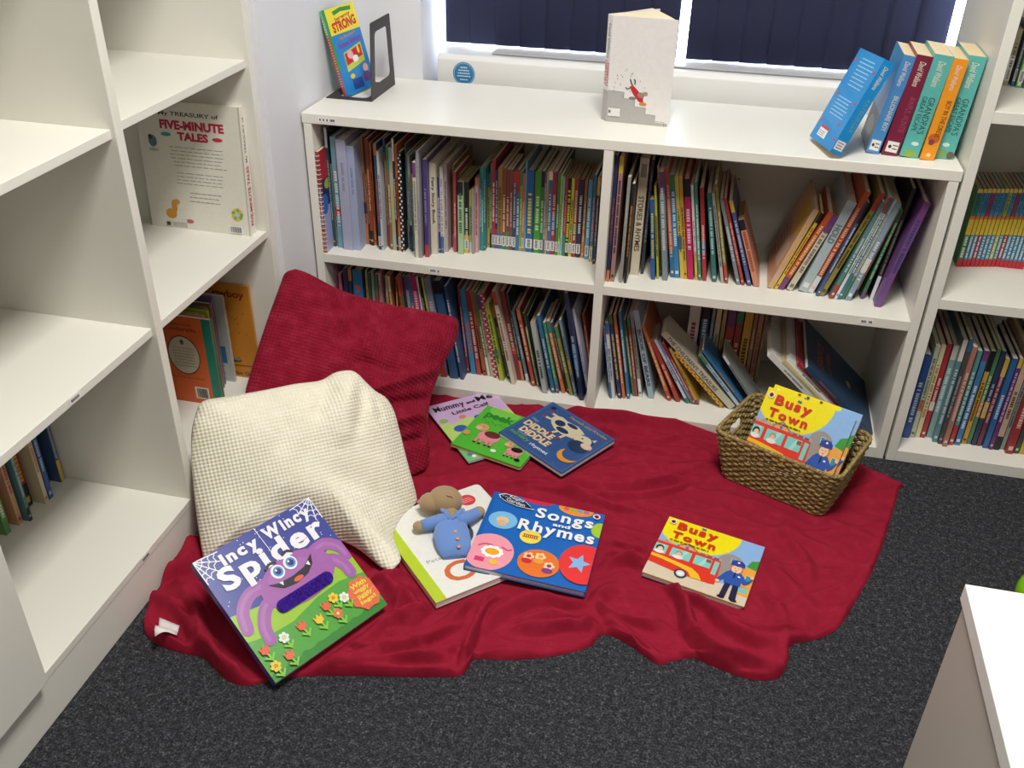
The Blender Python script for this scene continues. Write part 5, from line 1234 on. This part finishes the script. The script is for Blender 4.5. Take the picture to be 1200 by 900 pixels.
def demon():
    t = thing('open_book', 'white paperback standing fanned open on the low bookcase in front of the window', 'book', (.765, .150, ZT))
    h = .255; rng = random.Random(17); wc = mat('e6e2e0', .4); b = MB()
    # spine strip then the front cover to the right, the back cover swung behind
    A = (.0, .0); B = (-.014, .018); Cf = (.158, -.006); Cb = (.10, .125)
    def wall(p, q, col, th=.0012):
        d = Vector((q[0] - p[0], q[1] - p[1])); n = Vector((-d.y, d.x)).normalized() * th
        b.prism([p, q, (q[0] + n.x, q[1] + n.y), (p[0] + n.x, p[1] + n.y)], 0, h, col)
    wall(A, Cf, wc); wall(B, A, wc); wall(Cb, B, wc)
    ang = math.atan2(Cf[1], Cf[0]); wl = math.hypot(*Cf)
    F = Matrix.Rotation(ang, 4, 'Z') @ Matrix.Translation((0, -.00005, 0)) @ Matrix.Rotation(R(90), 4, 'X'); a = Art(b, wl, h, F)
    a.poly([(0, 0), (.98, 0), (.98, .03), (.78, .035), (.78, .10), (.62, .105), (.62, .165), (.44, .17), (.44, .235), (.26, .24), (.26, .30), (0, .30)], 'b2aeac')
    st = [(.93, .0), (.93, .04), (.78, .045), (.78, .10), (.62, .105), (.62, .165), (.44, .17), (.44, .235), (.26, .24), (.26, .30), (0, .305)]; a.line(st, .0009, '6c6866')
    a.poly([(.34, .36), (.40, .29), (.50, .22), (.58, .21), (.56, .27), (.47, .33), (.40, .37)], 'c02c38'); a.ell(.53, .285, .06, .026, '9a8474'); a.ell(.60, .30, .035, .020, 'a8907c'); a.ell(.57, .20, .06, .018, 'c88c48'); a.line([(.36, .35), (.30, .33), (.28, .35)], .003, '6c6460'); a.line([(.38, .37), (.34, .43)], .003, '38343a'); a.line([(.42, .38), (.42, .42), (.40, .43)], .003, '38343a'); a.ell(.40, .25, .06, .014, '7c8474')
    for i in range(26): a.ell(.06 + .55 * rng.random(), .26 + .26 * rng.random() ** 1.3, .008, .005, rng.choice(['8c8c8c', 'a87c7c', '6c7c6c']), n=6)
    a.rect(.03, .06, .22, .14, 'e4e4e0'); a.rect(.035, .09, .07, .12, '6c6c6c')
    sl = math.dist(A, B); S = Matrix.Translation((B[0], B[1], 0)) @ Matrix.Rotation(math.atan2(A[1] - B[1], A[0] - B[0]), 4, 'Z') @ Matrix.Translation((0, -.00005, 0)) @ Matrix.Rotation(R(90), 4, 'X'); a = Art(b, sl, h, S)
    a.rect(0, 0, 1, .30, 'b2aeac'); a.n += 1
    T = S @ Matrix.Translation((sl / 2, 0, .0002)) @ Matrix.Rotation(R(-90), 4, 'Z'); a2 = Art(b, h, sl, T)
    a2.text('David Walliams', -.92, -.16, -.60, .26, '4c4848', .0); a2.text('DEMON', -.56, .02, -.34, .38, 'd0404c', .02); a2.text('DENTIST', -.58, -.42, -.34, -.06, 'd0404c', .02)
    b.build('cover', t)
    p = MB(); n = 26                                          # fanned leaves
    for i in range(n + 1):
        f = i / n; ang = math.atan2(Cf[1], Cf[0]) * (1 - f) + math.atan2(Cb[1], Cb[0]) * f + .02 - .04 * f
        L = .150 - .012 * math.sin(PI * f); s = (A[0] * (1 - f) + B[0] * f + .001, A[1] * (1 - f) + B[1] * f + .001)
        e = (s[0] + L * math.cos(ang), s[1] + L * math.sin(ang)); nn = (-math.sin(ang) * .0034, math.cos(ang) * .0034)
        p.prism([s, e, (e[0] + nn[0], e[1] + nn[1]), (s[0] + nn[0] * .1, s[1] + nn[1] * .1)], .001, h - .002, mat('f2e6c8', .8, 'pages'))
    p.build('pages', t)
demon()
def thick_row():
    rng = random.Random(41)
    def spine(name, ttl, sub, col, tcol, low):
        def f(a):
            M = a.M @ Matrix.Translation((a.w / 2, a.h / 2, .0001)) @ Matrix.Rotation(R(-90), 4, 'Z')
            q = Art(a.mb, a.h, a.w, M); q.n = 4
            q.text(name, -.44, -.18, -.20, .20, 'f0e8d8', .0, 0, .3); q.text(ttl, -.10, -.02, .26, .34, tcol, .0)
            if sub: q.text(sub, -.10, -.36, .24, -.10, tcol, -.0)
            low(a)
        return f
    def sticker(a): a.rect(.15, .03, .88, .14, 'e8e6e2'); a.ell(.35, .085, .10, .018, '303030'); a.scribble(.5, .05, .85, .12, 2, '505050', rng)
    cr = mat('dcc7a0', .8, 'pages')
    # (x, y, thickness, height, spine colour, label...)
    items = [(1.560, .075, .040, .232, '5cb6b0', 'GRANDPA\'S', 'GREAT ESCAPE', '2c5c58', 'teal GRANDPA\'S paperback at the right end of the top row, against the tall bookcase', lambda a: (a.ell(.3, .05, .3, .04, '7aa860'), a.ell(.8, .04, .2, .04, '6c5c50'), a.ell(.4, .14, .2, .02, 'd8e8e0')), 4.0),
             (1.526, .055, .031, .228, 'f09a24', 'BOY IN THE DRESS', '', '6c3c14', 'orange paperback between the two teal ones on top of the low bookcase', lambda a: (a.ell(.5, .22, .4, .05, 'c86428'), a.ell(.4, .18, .2, .03, '8c3c5c'), a.ell(.5, .05, .15, .02, 'f8e0a0')), 5.0),
             (1.477, .062, .041, .232, '5cb6b0', 'GRANDPA\'S', 'GREAT ESCAPE', '2c5c58', 'teal GRANDPA\'S paperback between the maroon and the orange ones', lambda a: (a.ell(.5, .04, .35, .04, '8cb050'), a.ell(.6, .14, .2, .02, 'd8e8e0')), 6.0),
             (1.435, .065, .036, .228, '7a1c3c', 'AWFUL AUNTIE', '', 'a8506c', 'maroon paperback with a white sticker in the row on the low bookcase', lambda a: sticker(a), 7.0),
             (1.398, .068, .029, .226, '4a8cc8', 'BILLIONAIRE BOY', '', 'e8e4d0', 'mid blue BILLIONAIRE BOY paperback with a sticker, second from the left in the top row', lambda a: sticker(a), 9.0)]
    xlim = 1.6025
    for i, (x, y, th, h, col, ttl, sub, tcol, lab, low, lean) in enumerate(items):
        a = R(lean); Mx = Matrix.Rotation(a, 4, 'Y')
        root = thing('paperback_book', lab, 'book', (0, y, ZT), (0, a, 0), 'paperbacks at the right end of the low bookcase')
        # lower right corner touches the top panel; pack from the right wall
        br = xlim - (h * math.sin(a) if i == 0 else 0)
        if i == 0: x0 = xlim - .0005 - h * math.sin(a) - th * math.cos(a)
        else: x0 = prev - th / math.cos(a) - .0012 - h * (math.sin(a) - math.sin(pa)) * .55
        prev, pa = x0, a; root.location = (x0, y, ZT + th * math.sin(a))
        d = .145; b = MB(); c = mat(col, .35); ct = .0007
        b.box(0, th, 0, ct, 0, h, c); b.box(0, ct, ct, d, 0, h, c); b.box(th - ct, th, ct, d, 0, h, c)
        A = Art(b, th, h, Matrix.Translation((0, -.00005, 0)) @ Matrix.Rotation(R(90), 4, 'X')); spine('David Walliams', ttl, sub, col, tcol, low)(A)
        if i == 4:
            S = Matrix.Translation((-.0001, d, 0)) @ Matrix.Rotation(R(-90), 4, 'Z') @ Matrix.Rotation(R(90), 4, 'X'); q = Art(b, d, h, S); q.rect(0, 0, 1, 1, '5aa0d4'); q.rect(0, 0, 1, .38, '5c6c78'); q.ell(.5, .2, .3, .1, '8c9c90')
        b.build('cover', root); p = MB(); p.box(ct, th - ct, ct, d - .001, .0006, h - .001, cr); p.build('page_block', root)
    # bright blue one slumped against the row, back cover towards the viewer
    x0l = prev
    w, h, th = .140, .222, .028; Mx = Matrix.Rotation(R(-67), 4, 'Z') @ Matrix.Rotation(R(67), 4, 'X') @ Matrix.Rotation(R(-7), 4, 'Y') @ Matrix.Rotation(R(-90), 4, 'X')
    root = thing('paperback_book', 'bright blue RATBURGER paperback slumped at the left end of the top row', 'book', (1.265, .131, ZT + .0118), None, 'paperbacks at the right end of the low bookcase'); root.rotation_euler = Mx.to_euler('XYZ')
    b = MB(); c = mat('1f8fd4', .35); ct = .0007
    b.box(0, w, 0, ct, 0, h, c); b.box(0, w, th - ct, th, 0, h, c); b.box(w - ct, w, ct, th - ct, 0, h, c)
    a = Art(b, w, h, Matrix.Translation((0, -.00005, 0)) @ Matrix.Rotation(R(90), 4, 'X'))
    a.scribble(.25, .62, .85, .94, 8, 'a8d4f0', rng, .3); a.scribble(.2, .30, .8, .52, 6, 'a8d4f0', rng, .3)
    for x, y in ((.08, .88), (.93, .84), (.12, .52), (.88, .5), (.08, .22), (.75, .26), (.9, .12)): a.ell(x, y, .035, .022, 'd83c50', n=7)
    a.rect(.22, .06, .56, .17, 'f0f0ee'); a.rect(.22, .15, .56, .18, 'd03848'); a.scribble(.25, .07, .5, .13, 3, '808890', rng)
    S = Matrix.Translation((w + .00005, 0, 0)) @ Matrix.Rotation(R(90), 4, 'Z') @ Matrix.Rotation(R(90), 4, 'X'); q0 = Art(b, th, h, S); spine('David Walliams', 'RATBURGER', '', '1f8fd4', '78a8b8', lambda A: (A.rect(.1, .04, .9, .14, 'e8e6e2'), A.scribble(.2, .05, .8, .13, 3, '505050', rng)))(q0)
    b.build('cover', root); p = MB(); p.box(.0008, w - ct, ct, th - ct, .0006, h - .0008, cr); p.build('page_block', root)
thick_row()

# ---------------------------------------------------------------- left bookcase, far bay
def left_far_bay():
    rng = random.Random(51); zb = .5587
    t = thing('book', 'large white Treasury of Five-Minute Tales hardback propped upright in the left bookcase', 'book', (-.318, -.2520, zb), (R(-4), 0, 0))
    w, h, th = .270, .315, .026; b = MB(); c = mat('e9e6da', .35)
    b.box(0, w, 0, .0025, 0, h, c); b.box(0, w, th - .0025, th, 0, h, c); b.box(w - .0025, w + .002, 0, th, 0, h, c)
    a = Art(b, w, h, Matrix.Translation((0, -.00005, 0)) @ Matrix.Rotation(R(90), 4, 'X'))
    a.text('My TREASURY of', .22, .885, .80, .925, '3c3c38', .02); a.text('FIVE-MINUTE', .22, .79, .84, .86, 'c0284c', .05); a.text('TALES', .38, .71, .68, .775, 'c0284c', .05)
    a.scribble(.28, .50, .84, .67, 6, '9c9a90', rng, .18); a.scribble(.30, .36, .84, .47, 4, '9c9a90', rng, .18); a.scribble(.42, .22, .76, .32, 3, '9c9a90', rng, .18)
    a.ell(.13, .69, .04, .045, '5c7c94'); a.ell(.11, .72, .02, .02, '3c3c34'); a.ell(.13, .62, .05, .01, 'b8c4a0'); a.ell(.27, .75, .05, .015, '4ca0a8'); a.ell(.77, .74, .05, .015, 'c83c48')
    a.ell(.22, .12, .055, .04, 'd89a3c'); a.ell(.26, .18, .028, .055, 'd89a3c'); a.ell(.29, .22, .03, .022, 'dca048'); a.ell(.40, .07, .04, .016, 'c86464'); a.ell(.34, .07, .03, .02, 'e0e0e0')
    for q in range(9): a.ell(.89 + .04 * math.cos(q * .7), .17 + .035 * math.sin(q * .7), .018, .016, 'd8c43c' if q % 2 else '8ca83c', n=9)
    a.ell(.89, .17, .025, .022, 'b8ccd8'); a.rect(.16, .02, .20, .05, '4c4c48'); a.scribble(.22, .015, .38, .055, 3, 'a0a098', rng)
    a.rect(.80, .015, .93, .075, 'f8f8f6')
    for q in range(14): a.rect(.81 + q * .008, .022, .8135 + q * .008 + .002 * (q % 3 == 0), .068, '2c2c2c')
    S = Matrix.Translation((w + .00205, 0, 0)) @ Matrix.Rotation(R(90), 4, 'Z') @ Matrix.Rotation(R(90), 4, 'X')
    M = S @ Matrix.Translation((th / 2, h / 2, .0001)) @ Matrix.Rotation(R(90), 4, 'Z'); q = Art(b, h, th, M); q.text('My TREASURY of', .08, -.2, .42, .2, '4c4c48', .01); q.text('FIVE-MINUTE TALES', -.42, -.25, .05, .25, 'c0284c', .03)
    b.build('cover', t); p = MB(); p.box(.003, w - .003, .0025, th - .0025, .004, h - .004, PAGE_WHITE); p.build('page_block', t)
    z0 = .1167
    def standing(lab, x, y, w, h, th, col, art, pages=PAGE_WHITE, spcol=None, yaw=0, rx=0):
        t = thing('book', lab, 'book', (x, y, z0), (R(rx), 0, R(yaw)), 'books in the far bottom bay of the left bookcase'); b = MB(); c = mat(col, .35); s = mat(spcol or col, .35)
        b.box(0, w, 0, .0018, 0, h, c); b.box(0, w, th - .0018, th, 0, h, c); b.box(w - .0018, w, .0018, th - .0018, 0, h, s)
        if art: art(Art(b, w, h, Matrix.Translation((0, -.00005, 0)) @ Matrix.Rotation(R(90), 4, 'X')))
        b.build('cover', t); p = MB(); p.box(.002, w - .002, .0018, th - .0018, .002, h - .002, pages); p.build('page_block', t); return t
    def orange(a):
        a.rect(.86, 0, 1, 1, '11806c'); a.ell(.50, .56, .255, .225, '4c3420'); a.ell(.50, .56, .24, .212, 'c8bfa6'); a.ell(.50, .71, .03, .03, '5c5448')
        a.text('The Kleptomaniac', .24, .895, .70, .93, '7a3c18', .01); a.text('Cinderella', .26, .84, .76, .88, '7a3c18', .01); a.scribble(.32, .42, .68, .66, 7, '7c7464', rng, .2); a.scribble(.15, .285, .8, .31, 1, 'a84c1c', rng)
        a.rect(.58, .06, .80, .20, 'e4dcc8')
        for q in range(16): a.rect(.61 + q * .0105, .075, .615 + q * .0105 + .003 * (q % 3 == 0), .185, '20242c')
        a.rect(.12, .09, .24, .14, 'd8a890')
    standing('orange hardback with green spine and round cream panel, nearest in the left bottom bay', -.305, -.372, .178, .257, .014, 'd8622c', orange, spcol='11806c')
    def cow(a):
        a.text('Cowboy', .42, .84, .93, .94, '8c2c18', .03); a.rect(0, .80, .42, 1, '7a2440')
        for q in range(16): a.ell(rng.uniform(.3, .95), rng.uniform(.2, .8), .008, .006, '5c3c18', n=6)
        a.ell(.66, .19, .12, .018, '4c5468'); a.ell(.72, .20, .05, .012, '888c9c'); a.line([(.5, .13), (.95, .14)], .002, '6c4418'); a.text('Cornelius Ovel', .45, .03, .95, .07, '6c3c14', .01)
    standing('orange Cowboy picture book standing at the back of the left bottom bay', -.315, -.2225, .222, .285, .008, 'd08a30', cow, rx=0)
    def grey(a): a.rect(.5, .17, .93, .42, '3c7ca8'); a.rect(.55, .04, .93, .22, 'c8ccc8'); a.scribble(.6, .08, .88, .20, 4, '6c7880', rng)
    standing('grey white picture book with blue label in front of the Cowboy book', -.345, -.252, .190, .262, .010, 'b9bcb8', grey)
    standing('thin purple backed book between the grey white and patterned ones, left bottom bay', -.350, -.272, .175, .268, .008, '6c5c8c', lambda a: a.rect(.0, .0, 1, .94, 'b8b4a8'))
    standing('brown patterned picture book with pale corner in the left bottom bay', -.352, -.292, .182, .258, .010, '7c5c44', lambda a: (a.rect(.03, .02, .97, .96, 'a8a070'), a.ell(.7, .93, .2, .03, '5c8c3c')))
    standing('lime green edged book two behind the orange hardback, left bottom bay', -.338, -.318, .175, .250, .008, 'a8b83c', lambda a: (a.rect(.0, .0, .85, .97, 'd8cfa0'), a.rect(.0, .9, .7, .95, 'c8c040')))
    standing('cream book directly behind the orange hardback, left bottom bay', -.330, -.342, .165, .246, .010, 'd8c8a0', None, PAGE_BROWN)
left_far_bay()
b = MB(); b.ellipsoid((0, 0, .022), (.05, .03, .022), mat('3c3c88', .8, 'plush'), 20, 12); o = b.build('soft_toy'); o.location = (-.30, -1.16, .560)
tag(o, 'small dark violet soft object on the middle shelf at the left photo edge', 'soft toy')

# ---------------------------------------------------------------- white cabinet lower right and green ball
def cabinet():
    t = thing('cabinet', 'low white topped cabinet with grey brown side cutting into the lower right corner', 'cabinet', (1.466, -1.172, 0))
    H = .600; W = .55; D = .9; side = mat('c8bfb6', .5, 'laminate')
    bx('carcass', t, .004, W - .004, -D + .004, -.008, 0, H - .0295, side)
    bx('top_panel', t, 0, W, -D, 0, H - .028, H, mat('ecebe6', .4, 'laminate'), .0015)
cabinet()
b = MB(); b.ellipsoid((0, 0, .062), (.062, .062, .062), mat('8ad414', .35), 40, 24); b.ellipsoid((0, 0, .123), (.006, .006, .0015), mat('5c9410', .5), 12, 6)
o = b.build('ball'); o.location = (1.872, -.530, 0); tag(o, 'bright lime green ball on the carpet behind the white cabinet', 'ball')

# ---------------------------------------------------------------- light and camera
def area(name, loc, size, power, col, rot=(0, 0, 0)):
    l = bpy.data.lights.new(name, 'AREA'); l.shape = 'RECTANGLE'; l.size, l.size_y = size; l.energy = power; l.color = col
    o = bpy.data.objects.new(name, l); COL.objects.link(o); o.location = loc; o.rotation_euler = rot; return o
area('ceiling_panel_light', (1.05, -1.15, 2.66), (.6, .6), 58, (1, .965, .90))
area('ceiling_panel_light', (2.9, -1.15, 2.66), (.6, .6), 5, (1, .965, .90))
area('ceiling_panel_light', (1.9, -2.9, 2.66), (.6, .6), 12, (1, .965, .90))
area('window_daylight', (1.0, .715, 1.45), (1.5, 1.3), 16, (.78, .87, 1), (R(-90), 0, 0))
w = bpy.data.worlds.new('sky'); SC.world = w; w.use_nodes = True
w.node_tree.nodes['Background'].inputs['Color'].default_value = (.72, .84, 1, 1); w.node_tree.nodes['Background'].inputs['Strength'].default_value = 8
cd = bpy.data.cameras.new('camera'); cd.sensor_width = 36; cd.lens = 1109.316 / 1200 * 36; cd.clip_start = .02
cam = bpy.data.objects.new('camera', cd); COL.objects.link(cam); cam.location = (1.0654, -2.2430, 1.4986); cam.rotation_euler = (1.015726, -.018359, .229201); SC.camera = cam
SC.view_settings.view_transform = 'Standard'; SC.view_settings.look = 'None'; SC.view_settings.gamma = 1; SC.view_settings.use_curve_mapping = False
SC.view_settings.exposure = 0.
